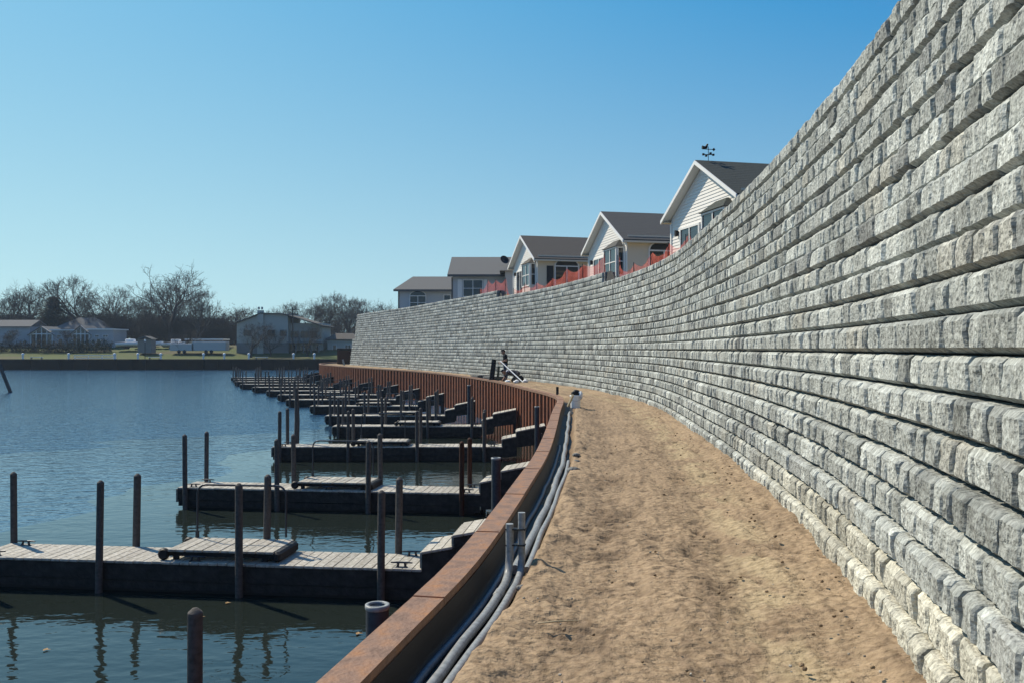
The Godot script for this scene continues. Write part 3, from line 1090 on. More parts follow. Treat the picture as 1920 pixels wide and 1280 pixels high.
func gable_house(label: String, at: Vector3, turn: float, eave: float, roof_m: Material, shutters: bool) -> Node3D:
	# local +x runs inland along the ridge, +z towards the camera; the gable stands at x = 0
	var root := thing("gable_house", label, "house", at, turn, "gabled houses above the block wall")
	var hw := 2.95
	var over := 0.30
	var rise := 1.80
	var ln := 9.5
	var apex := eave + rise * hw / (hw + over)
	var wl := MB.new()
	for s in [-1.0, 1.0]:
		var z: float = s * hw
		if s > 0:
			wl.quad(Vector3(0, -0.5, z), Vector3(ln, -0.5, z), Vector3(ln, eave + 0.25, z), Vector3(0, eave + 0.25, z))
		else:
			wl.quad(Vector3(ln, -0.5, z), Vector3(0, -0.5, z), Vector3(0, eave + 0.25, z), Vector3(ln, eave + 0.25, z))
	wl.quad(Vector3(ln, -0.5, hw), Vector3(ln, -0.5, -hw), Vector3(ln, eave + 0.2, -hw), Vector3(ln, eave + 0.2, hw))
	wl.tri(Vector3(ln, eave + 0.2, hw), Vector3(ln, eave + 0.2, -hw), Vector3(ln, apex, 0))
	obj("wall", wl, M.beige, root)
	# shingle courses on both slopes
	var sg := MB.new()
	for sq in [-1.0, 1.0]:
		for k in 18:
			var f0 := k / 18.0
			var f1 := (k + 1) / 18.0
			var a := Vector3(-0.32, eave + rise * f0 + 0.008, sq * (hw + over) * (1.0 - f0))
			var c := Vector3(-0.32, eave + rise * f1 + 0.004, sq * (hw + over) * (1.0 - f1))
			var along := Vector3(ln + 0.62, 0, 0)
			var low := Vector3(0, -0.02, 0)
			if sq > 0:
				sg.quad(a, a + along, c + along, c)
				sg.quad(a + low, a + low + along, a + along, a)
			else:
				sg.quad(a + along, a, c, c + along)
				sg.quad(a + low + along, a + low, a, a + along)
	# lapped siding of the gable
	var sd := MB.new()
	var y := -0.5
	var lap := 0.125
	while y < apex - 0.02:
		var h0 := hw if y < eave else hw * (apex - y) / (apex - eave)
		var y1 := minf(y + lap, apex)
		var h1 := hw if y1 < eave else hw * (apex - y1) / (apex - eave)
		sd.quad(Vector3(-0.022, y, -h0), Vector3(-0.022, y, h0), Vector3(-0.004, y1, h1), Vector3(-0.004, y1, -h1))
		sd.quad(Vector3(-0.004, y, -h0), Vector3(-0.004, y, h0), Vector3(-0.022, y, h0), Vector3(-0.022, y, -h0))
		y += lap
	obj("siding", sd, M.siding, root)
	var rf := MB.new()
	var ez := hw + over
	var top := eave + rise
	slab(rf, Vector3(-0.32, eave, ez), Vector3(ln + 0.3, eave, ez), Vector3(ln + 0.3, top, 0), Vector3(-0.32, top, 0), 0.10)
	slab(rf, Vector3(ln + 0.3, eave, -ez), Vector3(-0.32, eave, -ez), Vector3(-0.32, top, 0.0), Vector3(ln + 0.3, top, 0.0), 0.10)
	var roof := obj("roof", rf, roof_m, root)
	obj("shingle_courses", sg, roof_m, roof).set_meta("kind", "stuff")
	var tr := MB.new()
	var dz := Vector3(0, -0.115, 0)
	slab(tr, Vector3(-0.33, eave, ez - 0.01) + dz, Vector3(0.01, eave, ez - 0.01) + dz, Vector3(0.01, top, 0) + dz, Vector3(-0.33, top, 0) + dz, 0.02)
	slab(tr, Vector3(0.01, eave, 0.01 - ez) + dz, Vector3(-0.33, eave, 0.01 - ez) + dz, Vector3(-0.33, top, 0) + dz, Vector3(0.01, top, 0) + dz, 0.02)
	for s in [-1.0, 1.0]:   # rake boards
		var a := Vector3(-0.365, eave - 0.11, s * (ez + 0.01))
		var c := Vector3(-0.365, top - 0.11, 0)
		var up := Vector3(0, 0.20, 0)
		var dn := Vector3(0, -0.055, 0)
		var th := Vector3(0.05, 0, 0)
		if s > 0:
			tr.hexa([a + dn, a + dn + th, c + dn + th, c + dn, a + up * 0.45, a + up * 0.45 + th, c + up * 0.45 + th, c + up * 0.45])
		else:
			tr.hexa([c + dn, c + dn + th, a + dn + th, a + dn, c + up * 0.45, c + up * 0.45 + th, a + up * 0.45 + th, a + up * 0.45])
		# eave fascia and soffit
		var ev := MB.new()
		ev.box(Vector3(ln * 0.5 - 0.01, eave - 0.10, s * (ez + 0.012)), Vector3(ln + 0.60, 0.09, 0.03))
		ev.box(Vector3(ln * 0.5 - 0.01, eave - 0.125, s * (hw + over * 0.5)), Vector3(ln + 0.56, 0.02, over))
		obj("eave_board", ev, M.beige, root)
		tr.box(Vector3(-0.03, eave * 0.5 - 0.35, s * (hw - 0.03)), Vector3(0.05, eave + 0.3, 0.10))
	obj("trim", tr, M.trim, root)
	# downspout at the near corner
	var dp := MB.new()
	dp.tube([Vector3(-0.30, eave - 0.18, hw + 0.2), Vector3(-0.22, eave - 0.30, hw + 0.15), Vector3(-0.09, eave - 0.55, hw - 0.12), Vector3(-0.09, -0.3, hw - 0.12)], [0.04, 0.04, 0.04, 0.04], 6)
	obj("downspout", dp, M.trim, root)
	window_part(root, Vector3(-0.02, 0.05, -1.1), 1.75, 2.05, -PI / 2, 2, 1)
	# boxed bay with a small hipped roof
	var bay := MB.new()
	var z0 := 0.75
	var z1 := 2.55
	bay.box(Vector3(-0.21, 0.6, (z0 + z1) * 0.5), Vector3(0.38, 0.5, z1 - z0))
	bay.box(Vector3(-0.20, 1.55, (z0 + z1) * 0.5), Vector3(0.36, 1.42, z1 - z0 - 0.06))
	var by := obj("bay_window", bay, M.siding, root)
	var br := MB.new()
	var q := [Vector3(-0.52, 2.28, z1 + 0.1), Vector3(0, 2.28, z1 + 0.1), Vector3(0, 2.28, z0 - 0.1), Vector3(-0.52, 2.28, z0 - 0.1), Vector3(-0.1, 2.66, z1 - 0.45), Vector3(0, 2.66, z1 - 0.45), Vector3(0, 2.66, z0 + 0.45), Vector3(-0.1, 2.66, z0 + 0.45)]
	br.hexa(q)
	obj("bay_roof", br, roof_m, by)
	window_part(root, Vector3(-0.385, 0.85, (z0 + z1) * 0.5), z1 - z0, 1.42, -PI / 2, 2, 2)
	window_part(root, Vector3(-0.20, 0.85, z1 - 0.028), 0.36, 1.42, 0.0, 1, 2)
	# arched window on the side towards the camera
	window_part(root, Vector3(1.85, 0.35, hw + 0.005), 1.6, 1.75, 0.0, 2, 1, true)
	if shutters:
		for s in [-1, 1]:
			var sh := MB.new()
			sh.box(Vector3(1.85 + s * 1.08, 1.2, hw + 0.03), Vector3(0.42, 1.75, 0.05))
			obj("shutter", sh, M.shutter, root)
	var lamp := MB.new()
	lamp.box(Vector3(-0.10, 1.95, -2.25), Vector3(0.12, 0.22, 0.12))
	lamp.box(Vector3(-0.04, 2.0, -2.25), Vector3(0.06, 0.06, 0.06))
	obj("wall_light", lamp, M.black, root)
	return root

func build_houses() -> void:
	var turn := deg_to_rad(13.06)
	gable_house("white gabled house nearest the camera, with weathervane and dark green roof", Vector3(7.16, 4.27, -32.85), turn, 2.60, M.roof_green, false)
	gable_house("white gabled house with grey roof, between the weathervane house and the one with shutters", Vector3(4.84, 4.27, -44.75), turn, 2.54, M.roof_grey, false)
	gable_house("white gabled house with dark shutters and brownish roof, third from the camera", Vector3(0.86, 4.67, -56.9), deg_to_rad(14.5), 2.48, M.roof_brown, true)
	# weathervane on the ridge of the nearest house
	var wv := MB.new()
	wv.tube([Vector3(0, -0.12, 0), Vector3(0, 0.46, 0)], [0.012, 0.012], 6)
	wv.box(Vector3(0, 0.16, 0), Vector3(0.36, 0.02, 0.02))
	wv.box(Vector3(0, 0.16, 0), Vector3(0.02, 0.021, 0.36))
	for q in [[-0.2, 0], [0.2, 0], [0, 0.2], [0, -0.2]]:
		wv.box(Vector3(q[0], 0.16, q[1]), Vector3(0.07, 0.07, 0.07))
	wv.box(Vector3(0, 0.36, 0), Vector3(0.44, 0.022, 0.022))
	wv.box(Vector3(0.22, 0.36, 0), Vector3(0.09, 0.09, 0.02), Basis(Vector3(0, 0, 1), PI / 4))
	wv.tube([Vector3(-0.24, 0.42, 0), Vector3(-0.17, 0.42, 0), Vector3(-0.08, 0.43, 0), Vector3(-0.05, 0.51, 0), Vector3(-0.02, 0.55, 0)], [0.075, 0.05, 0.06, 0.04, 0.03], 7)
	var o := obj("weathervane", wv, M.black, null, Vector3(7.36, 8.74, -32.9))
	o.rotation.y = 0.2
	tag(o, "small black weathervane on the ridge of the nearest house", "weathervane")
	# low blue-grey house beyond
	var root := thing("blue_house", "low blue-grey house with pale grey roofs behind the far part of the wall", "house", Vector3(-4.5, 4.95, -66.3))
	var e1 := 2.25
	var r1 := 4.05
	var wl := MB.new()
	wl.box(Vector3(4.2, (e1 + 0.2) * 0.5 - 0.3, -4.4), Vector3(8.4, e1 + 0.6, 8.8))
	wl.tri(Vector3(0, e1, -8.8), Vector3(0, e1, 0), Vector3(0, r1 - 0.15, -4.4))
	wl.box(Vector3(-2.6, 0.4, -12.6), Vector3(5.2, 2.4, 7.4))
	obj("wall", wl, M.blue_siding, root)
	var rf := MB.new()
	slab(rf, Vector3(-0.35, e1, 0.4), Vector3(8.8, e1, 0.4), Vector3(8.8, r1, -4.4), Vector3(-0.35, r1, -4.4), 0.12)
	slab(rf, Vector3(8.8, e1, -9.2), Vector3(-0.35, e1, -9.2), Vector3(-0.35, r1, -4.4), Vector3(8.8, r1, -4.4), 0.12)
	obj("roof", rf, M.roof_pale, root)
	var rw := MB.new()
	var e2 := 1.72
	var r2 := 3.15
	slab(rw, Vector3(-5.6, e2, -8.5), Vector3(0.2, e2, -8.5), Vector3(0.2, r2, -12.6), Vector3(-4.4, r2, -12.6), 0.12)
	slab(rw, Vector3(0.2, e2, -16.7), Vector3(-5.6, e2, -16.7), Vector3(-4.4, r2, -12.6), Vector3(0.2, r2, -12.6), 0.12)
	rw.tri(Vector3(-5.6, e2, -16.7), Vector3(-5.6, e2, -8.5), Vector3(-4.4, r2, -12.6))
	obj("wing_roof", rw, M.roof_pale, root)
	var tr := MB.new()
	for q in [[Vector3(4.2, e1 - 0.13, 0.42), Vector3(9.1, 0.08, 0.04)], [Vector3(-2.7, e2 - 0.13, -8.49), Vector3(5.8, 0.08, 0.04)], [Vector3(-0.02, e1 * 0.5 - 0.2, 0.01), Vector3(0.10, e1, 0.06)], [Vector3(-5.2, 0.5, -8.88), Vector3(0.10, 2.2, 0.06)]]:
		tr = MB.new()
		tr.box(q[0], q[1])
		obj("trim", tr, M.roof_pale, root)
	window_part(root, Vector3(1.55, 0.55, 0.005), 1.55, 1.35, 0.0, 2, 2)
	window_part(root, Vector3(5.0, 0.75, 0.005), 0.7, 1.1, 0.0, 1, 2)
	window_part(root, Vector3(-3.55, 0.0, -8.885), 1.45, 1.22, 0.0, 2, 2, true)
	window_part(root, Vector3(-1.05, 0.35, -8.885), 0.65, 0.95, 0.0, 1, 2)
	for s in [-1, 1]:
		var sh := MB.new()
		sh.box(Vector3(1.55 + s * 0.98, 1.22, 0.03), Vector3(0.34, 1.35, 0.05))
		obj("shutter", sh, M.trim, root)
	var porch := MB.new()
	porch.box(Vector3(4.75, 1.0, 1.4), Vector3(1.5, 2.6, 2.6))
	obj("porch_wall", porch, M.blue_siding, root)
	var pr := MB.new()
	pr.hexa([Vector3(3.6, 2.3, 3.0), Vector3(5.9, 2.3, 3.0), Vector3(5.9, 2.3, -0.2), Vector3(3.6, 2.3, -0.2), Vector3(4.6, 2.95, 1.6), Vector3(4.9, 2.95, 1.6), Vector3(4.9, 2.95, -0.2), Vector3(4.6, 2.95, -0.2)])
	obj("porch_roof", pr, M.roof_pale, root)
	var dish := MB.new()
	dish.lathe(Vector3.ZERO, [[0.02, 0.0], [0.15, 0.02], [0.28, 0.07], [0.36, 0.13]], 18)
	var di := obj("satellite_dish", dish, M.black, null, Vector3(-0.62, 8.45, -68.0))
	di.rotation = Vector3(1.1, 0.5, 0)
	tag(di, "dark round satellite dish on the pale roof of the blue-grey house", "satellite dish")

func build_fence() -> void:
	# sagging orange mesh on thin stakes along the top of the wall
	var runs := [
		["orange mesh fence sagging in front of the blue-grey house", 50.4, 56.5, [[0.0, 0.15], [0.2, 0.8], [0.5, 0.85], [0.75, 0.95], [1.0, 0.5]]],
		["orange mesh fence in front of the house with dark shutters", 36.5, 50.2, [[0.0, 0.95], [0.22, 0.85], [0.40, 0.9], [0.55, 0.6], [0.72, 0.55], [0.86, 0.65], [1.0, 0.5]]],
		["orange mesh fence across the arched window below the grey roof", 25.6, 34.6, [[0.0, 0.75], [0.25, 0.8], [0.5, 0.75], [0.75, 0.6], [1.0, 0.7]]],
		["orange mesh fence climbing in front of the nearest house", 20.6, 25.3, [[0.0, 0.35], [0.25, 0.75], [0.6, 0.6], [1.0, 0.72]]],
	]
	for r in runs:
		var root := thing("mesh_fence", r[0], "fence")
		var s0 := 0.0
		while -at_curve(wall_c, s0).z < r[1]: s0 += 0.05
		var s1 := s0
		while -at_curve(wall_c, s1).z < r[2]: s1 += 0.05
		var net := MB.new()
		var p := PackedVector3Array()
		var n := 60
		for j in 5:
			for i in n + 1:
				var t := float(i) / n
				var hi := 0.0
				var nodes: Array = r[3]
				for k in nodes.size() - 1:
					var a: float = nodes[k][0]
					var b: float = nodes[k + 1][0]
					if t >= a - 0.0001 and t <= b + 0.0001:
						var f := (t - a) / (b - a)
						hi = lerpf(nodes[k][1], nodes[k + 1][1], f) - 0.26 * sin(f * PI)
				var s := lerpf(s0, s1, t)
				var c := at_curve(wall_c, s)
				var rr := inland(dir_curve(wall_c, s, wall_len))
				var base := top_course(-c.z) * CH - 0.08
				p.append(c + rr * (1.15 + 0.07 * na.get_noise_2d(s * 1.3, j * 0.9)) + Vector3(0, base + hi * (1.0 - j / 4.0), 0))
		net.grid(p, n + 1, 5, PackedColorArray([Color.WHITE]))
		obj("netting", net, M.net, root)
		for k in r[3]:
			var s := lerpf(s0, s1, k[0])
			var c := at_curve(wall_c, s)
			var rr := inland(dir_curve(wall_c, s, wall_len))
			var st := MB.new()
			st.tube([Vector3(0, -0.3, 0), Vector3(0, k[1] + 0.05, 0)], [0.02, 0.016], 6)
			obj("stake", st, M.black, root, c + rr * 1.11 + Vector3(0, top_course(-c.z) * CH - 0.1, 0))

# ------------------------------------------------------------------ far bank
func hip_or_gable(b: MB, x0: float, x1: float, z0: float, z1: float, e: float, r: float, inset: float) -> void:
	# ridge along x between inset ends; z0 is the near side
	var zm := (z0 + z1) * 0.5
	slab(b, Vector3(x0, e, z0), Vector3(x1, e, z0), Vector3(x1 - inset, r, zm), Vector3(x0 + inset, r, zm), 0.15)
	slab(b, Vector3(x1, e, z1), Vector3(x0, e, z1), Vector3(x0 + inset, r, zm), Vector3(x1 - inset, r, zm), 0.15)
	if inset > 0.0:
		b.tri(Vector3(x0, e, z1), Vector3(x0, e, z0), Vector3(x0 + inset, r, zm))
		b.tri(Vector3(x1, e, z0), Vector3(x1, e, z1), Vector3(x1 - inset, r, zm))
	else:
		b.tri(Vector3(x0 + 0.3, e, z1), Vector3(x0 + 0.3, e, z0), Vector3(x0 + 0.3, r - 0.1, zm))
		b.tri(Vector3(x1 - 0.3, e, z0), Vector3(x1 - 0.3, e, z1), Vector3(x1 - 0.3, r - 0.1, zm))

func cottage(label: String, at: Vector3, porch_w: float, main_w: float, main_h: float) -> void:
	# glazed porch gable on the left, flat-fronted wing on the right
	var root := thing("porch_cottage", label, "cottage", at, 0.0, "white cottages across the water")
	var wl := MB.new()
	wl.box(Vector3(porch_w + main_w * 0.5 - 0.3, main_h * 0.5 - 0.5, -3.0), Vector3(main_w, main_h + 1.0, 6.0))
	wl.box(Vector3(porch_w * 0.5, 0.9, -3.2), Vector3(porch_w - 0.6, 2.8, 5.6))
	obj("wall", wl, M.far_white, root)
	var g := MB.new()
	var ap := main_h + 0.75
	g.hexa([Vector3(0.1, 2.2, -0.1), Vector3(porch_w - 0.1, 2.2, -0.1), Vector3(porch_w - 0.1, 2.2, -0.35), Vector3(0.1, 2.2, -0.35), Vector3(porch_w * 0.5 - 0.1, ap - 0.15, -0.1), Vector3(porch_w * 0.5 + 0.1, ap - 0.15, -0.1), Vector3(porch_w * 0.5 + 0.1, ap - 0.15, -0.35), Vector3(porch_w * 0.5 - 0.1, ap - 0.15, -0.35)])
	g.box(Vector3(porch_w * 0.5, 1.0, -0.25), Vector3(porch_w - 0.5, 2.3, 0.2))
	obj("porch_glazing", g, M.glass, root)
	var tr := MB.new()
	for k in 5:
		var x := 0.15 + (porch_w - 0.3) * k / 4.0
		var top := 2.2 + (ap - 2.3) * (1.0 - absf(x - porch_w * 0.5) / (porch_w * 0.5))
		tr.box(Vector3(x, top * 0.5 - 0.2, -0.04), Vector3(0.16, top + 0.4, 0.12))
	tr.box(Vector3(porch_w * 0.5, 2.25, -0.05), Vector3(porch_w, 0.2, 0.13))
	for s in [-1.0, 1.0]:
		var lng := Vector2(porch_w * 0.5 + 0.4, ap - 2.0).length()
		tr.box(Vector3(porch_w * 0.5 + s * (porch_w * 0.25 + 0.15), (ap + 2.05) * 0.5 - 0.05, 0.02), Vector3(lng, 0.26, 0.10), Basis(Vector3(0, 0, 1), -s * atan2(ap - 2.0, porch_w * 0.5 + 0.4)))
	obj("trim", tr, M.white, root)
	var rf := MB.new()
	for s in [-1.0, 1.0]:
		var a := Vector3(porch_w * 0.5 + s * (porch_w * 0.5 + 0.4), 2.05, 0.4)
		var c := Vector3(porch_w * 0.5, ap + 0.1, 0.4)
		var bk := Vector3(0, 0, -6.4)
		if s > 0:
			slab(rf, a, a + bk, c + bk, c, 0.14)
		else:
			slab(rf, c, c + bk, a + bk, a, 0.14)
	obj("roof", rf, M.roof_pale, root)
	var mr := MB.new()
	mr.box(Vector3(porch_w + main_w * 0.5 - 0.3, main_h + 0.08, -3.0), Vector3(main_w + 0.6, 0.22, 6.6))
	obj("flat_roof", mr, M.white, root)
	window_part(root, Vector3(porch_w + main_w * 0.28, 1.6, 0.01), 0.9, 0.5, 0, 1, 1)
	window_part(root, Vector3(porch_w + main_w * 0.62, 1.6, 0.01), 1.1, 0.5, 0, 2, 1)
	window_part(root, Vector3(porch_w + main_w * 0.35, -0.4, 0.01), 0.8, 1.7, 0, 1, 1)

func leaf_mass(size: Vector3, count: int, leaf: float, c0: Color, c1: Color, sd: int) -> MB:
	var b := MB.new()
	var r := RandomNumberGenerator.new()
	r.seed = sd
	for i in count:
		var p := Vector3(r.randf_range(-0.5, 0.5), r.randf(), r.randf_range(-0.5, 0.5))
		var top := 0.70 + 0.62 * na.get_noise_2d(p.x * size.x * 0.35 + sd, p.z * 1.5) + 0.2 * na.get_noise_2d(p.x * size.x * 1.3, sd)
		p.y *= top
		p = p * size
		var u := Vector3(r.randfn(), r.randfn(), r.randfn()).normalized() * leaf * r.randf_range(0.5, 1.2)
		var w := u.cross(Vector3(r.randfn(), r.randfn(), r.randfn())).normalized() * leaf * 0.6
		b.tri(p - u, p + w, p + u, c0.lerp(c1, r.randf()))
	return b

func build_far_bank() -> void:
	M.far_white = mat(lin(0.38, 0.39, 0.40), 0.7)
	M.far_cream = mat(lin(0.44, 0.41, 0.35), 0.7)
	M.far_stone = mat(lin(0.22, 0.205, 0.19), 0.85)
	# quay
	var q := thing("timber_quay", "long dark timber quay wall along the far shore", "seawall")
	for k in 110:
		var b := MB.new()
		b.box(Vector3.ZERO, Vector3(2.46, 3.0, 0.3))
		obj("quay_panel", b, M.quay, q, Vector3(-155.0 + k * 2.5, WATER + 0.28, -153.1 - 0.06 * (k % 2)))
	var cp := MB.new()
	cp.box(Vector3(-17.5, -0.16, -153.1), Vector3(275, 0.12, 0.55))
	obj("quay_cap", cp, M.fascia, q)
	# white pedestals
	var words := ["at the far left, near the leaning pile", "left of the white railing", "at the left end of the white railing", "at the right end of the white railing", "at the left side of the lawn", "in the middle of the lawn", "left of the parked trailers", "in front of the parked trailers", "in front of the big house's left half", "by the utility pole", "at the right end of the far shore"]
	var us := [-15, 42, 128, 214, 258, 301, 381, 420, 466, 550, 589]
	var ped: Node3D = null
	for i in us.size():
		var x: float = (us[i] - 960) / 1650.0 * 154.0
		var label: String = "white round capped pedestal, far quay, " + words[i]
		if ped == null:
			ped = thing("dock_pedestal", label, "pedestal", Vector3(x, -0.2, -154.0), 0.0, "white pedestals along the far quay")
			var b := MB.new()
			b.lathe(Vector3.ZERO, [[0.16, 0], [0.16, 0.75], [0.2, 0.8]], 10)
			obj("column", b, M.white, ped)
			var c := MB.new()
			c.lathe(Vector3.ZERO, [[0.24, 0.8], [0.25, 0.95], [0.2, 1.06], [0.10, 1.12], [0.0, 1.14]], 10)
			obj("cap", c, M.white, ped)
		else:
			dup(ped, Vector3(x, -0.2, -154.0), 0, Vector3.ONE, label)
	var rl := thing("white_railing", "low white railing on the far quay in front of the right cottage", "railing", Vector3(-77.2, -0.2, -155.2))
	for y in [0.28, 0.72]:
		var b := MB.new()
		b.box(Vector3(3.6, y, 0), Vector3(7.6, 0.13, 0.10))
		obj("rail", b, M.white, rl)
	for k in 4:
		var b := MB.new()
		b.box(Vector3(k * 2.4, 0.36, -0.1), Vector3(0.12, 0.8, 0.10))
		obj("post", b, M.white, rl)
	for k in 3:
		var bn := thing("low_bench", ["pale low bench on the far quay left of the railing", "pale low bench on the far quay near the big house", "pale low bench on the far quay at the lawn's edge"][k], "bench", Vector3([-83.6, -44.0, -62.8][k], -0.2, -154.6), 0.0, "low benches on the far quay")
		var b := MB.new()
		b.box(Vector3(0, 0.42, 0), Vector3(2.2, 0.08, 0.4))
		obj("seat", b, M.white, bn)
		for s in [-0.9, 0.9]:
			var l := MB.new()
			l.box(Vector3(s, 0.19, 0), Vector3(0.1, 0.38, 0.36))
			obj("leg", l, M.far_stone, bn)
	# cottages
	var c0 := thing("white_cottage", "plain white cottage at the left edge across the water", "cottage", Vector3(-101.5, 2.5, -176.5))
	var b0 := MB.new()
	b0.box(Vector3(0, 1.4, -3), Vector3(9.4, 4.4, 6.0))
	obj("wall", b0, M.far_white, c0)
	var r0 := MB.new()
	hip_or_gable(r0, -5.1, 5.1, 0.4, -6.4, 3.6, 5.0, 0.0)
	obj("roof", r0, M.roof_pale, c0)
	window_part(c0, Vector3(0.6, 1.6, 0.01), 0.8, 0.8, 0, 1, 1)
	window_part(c0, Vector3(-2.8, 0.6, 0.01), 1.4, 1.4, 0, 2, 1)
	cottage("white cottage with glazed gable porch, left of the two porch cottages", Vector3(-96.5, 2.35, -176.0), 4.6, 4.4, 2.95)
	cottage("white cottage with glazed gable porch, right of the two porch cottages", Vector3(-88.2, 2.35, -176.0), 3.7, 5.0, 3.1)
	var hr := thing("hipped_house", "grey hipped roof house behind the left porch cottage", "house", Vector3(-92.6, 2.5, -188.0))
	var hb := MB.new()
	hb.box(Vector3(0, 1.4, -3.5), Vector3(9.4, 4.4, 7.0))
	obj("wall", hb, M.blue_siding, hr)
	var h2 := MB.new()
	hip_or_gable(h2, -5.6, 5.6, 0.5, -7.5, 3.4, 5.9, 3.8)
	obj("roof", h2, M.roof_pale, hr)
	var hd := [[-103.0, 12.0, "dark clipped hedge below the plain white cottage"], [-91.3, 10.5, "reddish dark hedge below the left porch cottage"], [-81.6, 8.8, "dark green hedge below the right porch cottage"]]
	for i in 3:
		var o := obj("hedge", leaf_mass(Vector3(hd[i][1], 2.7, 2.0), 3600, 0.20, [Color(0.028, 0.035, 0.018), Color(0.05, 0.03, 0.02), Color(0.02, 0.035, 0.022)][i], Color(0.06, 0.06, 0.035), 40 + i), M.hedge, null, Vector3(hd[i][0], 1.0, -169.5))
		tag(o, hd[i][2], "hedge", "hedges across the water")
	# big house
	var bh := thing("big_house", "large cream two storey house with chimney on the far shore", "house", Vector3(-52.6, 0.75, -168.0))
	var wl := MB.new()
	wl.box(Vector3(4.9, 3.9, -5.0), Vector3(9.8, 3.8, 10.0))
	wl.box(Vector3(12.8, 3.9, -5.8), Vector3(6.2, 3.8, 8.4))
	wl.box(Vector3(12.8, 0.8, -6.4), Vector3(6.2, 2.6, 7.6))
	wl.hexa([Vector3(0, 5.8, -0.01), Vector3(9.8, 5.8, -0.01), Vector3(9.8, 5.8, -9.9), Vector3(0, 5.8, -9.9), Vector3(4.4, 7.5, -0.01), Vector3(9.7, 7.5, -0.01), Vector3(9.7, 7.5, -9.9), Vector3(4.4, 7.5, -9.9)])
	obj("wall", wl, M.far_cream, bh)
	var lw := MB.new()
	lw.box(Vector3(4.9, 0.6, -4.96), Vector3(9.86, 2.85, 10.0))
	obj("lower_storey", lw, M.far_stone, bh)
	var rf := MB.new()
	slab(rf, Vector3(-0.5, 5.7, 0.5), Vector3(4.6, 7.75, 0.5), Vector3(4.6, 7.75, -10.5), Vector3(-0.5, 5.7, -10.5), 0.2)
	slab(rf, Vector3(4.6, 7.75, 0.5), Vector3(9.0, 7.6, 0.5), Vector3(9.0, 7.6, -10.5), Vector3(4.6, 7.75, -10.5), 0.2)
	slab(rf, Vector3(9.0, 7.6, 0.5), Vector3(16.6, 5.3, 0.5), Vector3(16.6, 5.3, -10.5), Vector3(9.0, 7.6, -10.5), 0.2)
	var chm := obj("roof", rf, M.roof_brown, bh)
	var ch := MB.new()
	ch.box(Vector3(4.6, 3.5, 0.15), Vector3(1.15, 9.4, 0.5))
	ch.box(Vector3(4.3, 8.6, 0.25), Vector3(0.3, 0.5, 0.3))
	ch.box(Vector3(4.9, 8.6, 0.25), Vector3(0.3, 0.5, 0.3))
	obj("chimney", ch, M.far_cream, chm)
	var bal := MB.new()
	bal.box(Vector3(12.8, 2.15, -0.7), Vector3(6.4, 0.22, 2.2))
	for k in 5:
		bal.box(Vector3(9.9 + k * 1.45, 0.7, 0.2), Vector3(0.18, 2.8, 0.18))
	obj("balcony", bal, M.far_stone, bh)
	for w in [[2.0, 3.3, 1.4, 1.2], [6.6, 3.3, 1.4, 1.2], [8.9, 3.3, 1.3, 1.2]]:
		window_part(bh, Vector3(w[0], w[1], 0.02), w[2], w[3], 0, 2, 1, false, M.far_stone)
	for w in [[10.7, 1.5], [12.6, 1.5], [14.3, 1.5]]:
		window_part(bh, Vector3(w[0], 3.0, -1.57), w[1], 1.3, 0, 2, 1, false, M.far_stone)
	for k in 4:
		window_part(bh, Vector3(10.4 + k * 1.5, -0.2, -2.57), 1.0, 1.9, 0, 1, 1)
	var ga := thing("garage", "small pale garage at the right end of the big house", "garage", Vector3(-35.5, 0.7, -171.0))
	var gb := MB.new()
	gb.box(Vector3(2.4, 1.2, -3), Vector3(5.6, 3.2, 6))
	obj("wall", gb, M.far_cream, ga)
	var gr := MB.new()
	hip_or_gable(gr, -0.8, 5.6, 0.4, -6.4, 2.8, 4.0, 1.5)
	obj("roof", gr, M.roof_brown, ga)
	window_part(ga, Vector3(1.0, 0.6, 0.01), 0.8, 1.2, 0, 1, 1)
	window_part(ga, Vector3(3.6, 0.6, 0.01), 1.2, 1.2, 0, 2, 1)
	# parked trailers and boats
	var tl := [[-62.2, 4.5, 1.35, "small white box trailer left of the long one, across the water"], [-57.1, 6.4, 1.75, "long white box trailer parked before the big house"], [-69.2, 2.6, 2.6, "grey upright shed beside the parked boats"]]
	for i in 3:
		var t := thing(["box_trailer", "box_trailer", "shed"][i], tl[i][3], ["trailer", "trailer", "shed"][i], Vector3(tl[i][0], 0.85, -165.5))
		var b := MB.new()
		b.box(Vector3(0, 0.45 + tl[i][2] * 0.5 if i < 2 else tl[i][2] * 0.5, -1.1), Vector3(tl[i][1], tl[i][2], 2.2), Basis(), Color.WHITE, 0.05)
		obj("body", b, M.pale if i < 2 else M.far_stone, t)
		if i < 2:
			for s in [-0.5, 0.5]:
				var wq := MB.new()
				wq.tube([Vector3(s, 0.3, 0.05), Vector3(s, 0.3, -0.15)], [0.32, 0.32], 14)
				obj("wheel", wq, M.black, t)
		else:
			var rr := MB.new()
			rr.hexa([Vector3(-1.5, 2.6, 0.3), Vector3(1.5, 2.6, 0.3), Vector3(1.5, 2.6, -2.5), Vector3(-1.5, 2.6, -2.5), Vector3(-0.1, 3.2, 0.3), Vector3(0.1, 3.2, 0.3), Vector3(0.1, 3.2, -2.5), Vector3(-0.1, 3.2, -2.5)])
			obj("roof", rr, M.roof_grey, t)
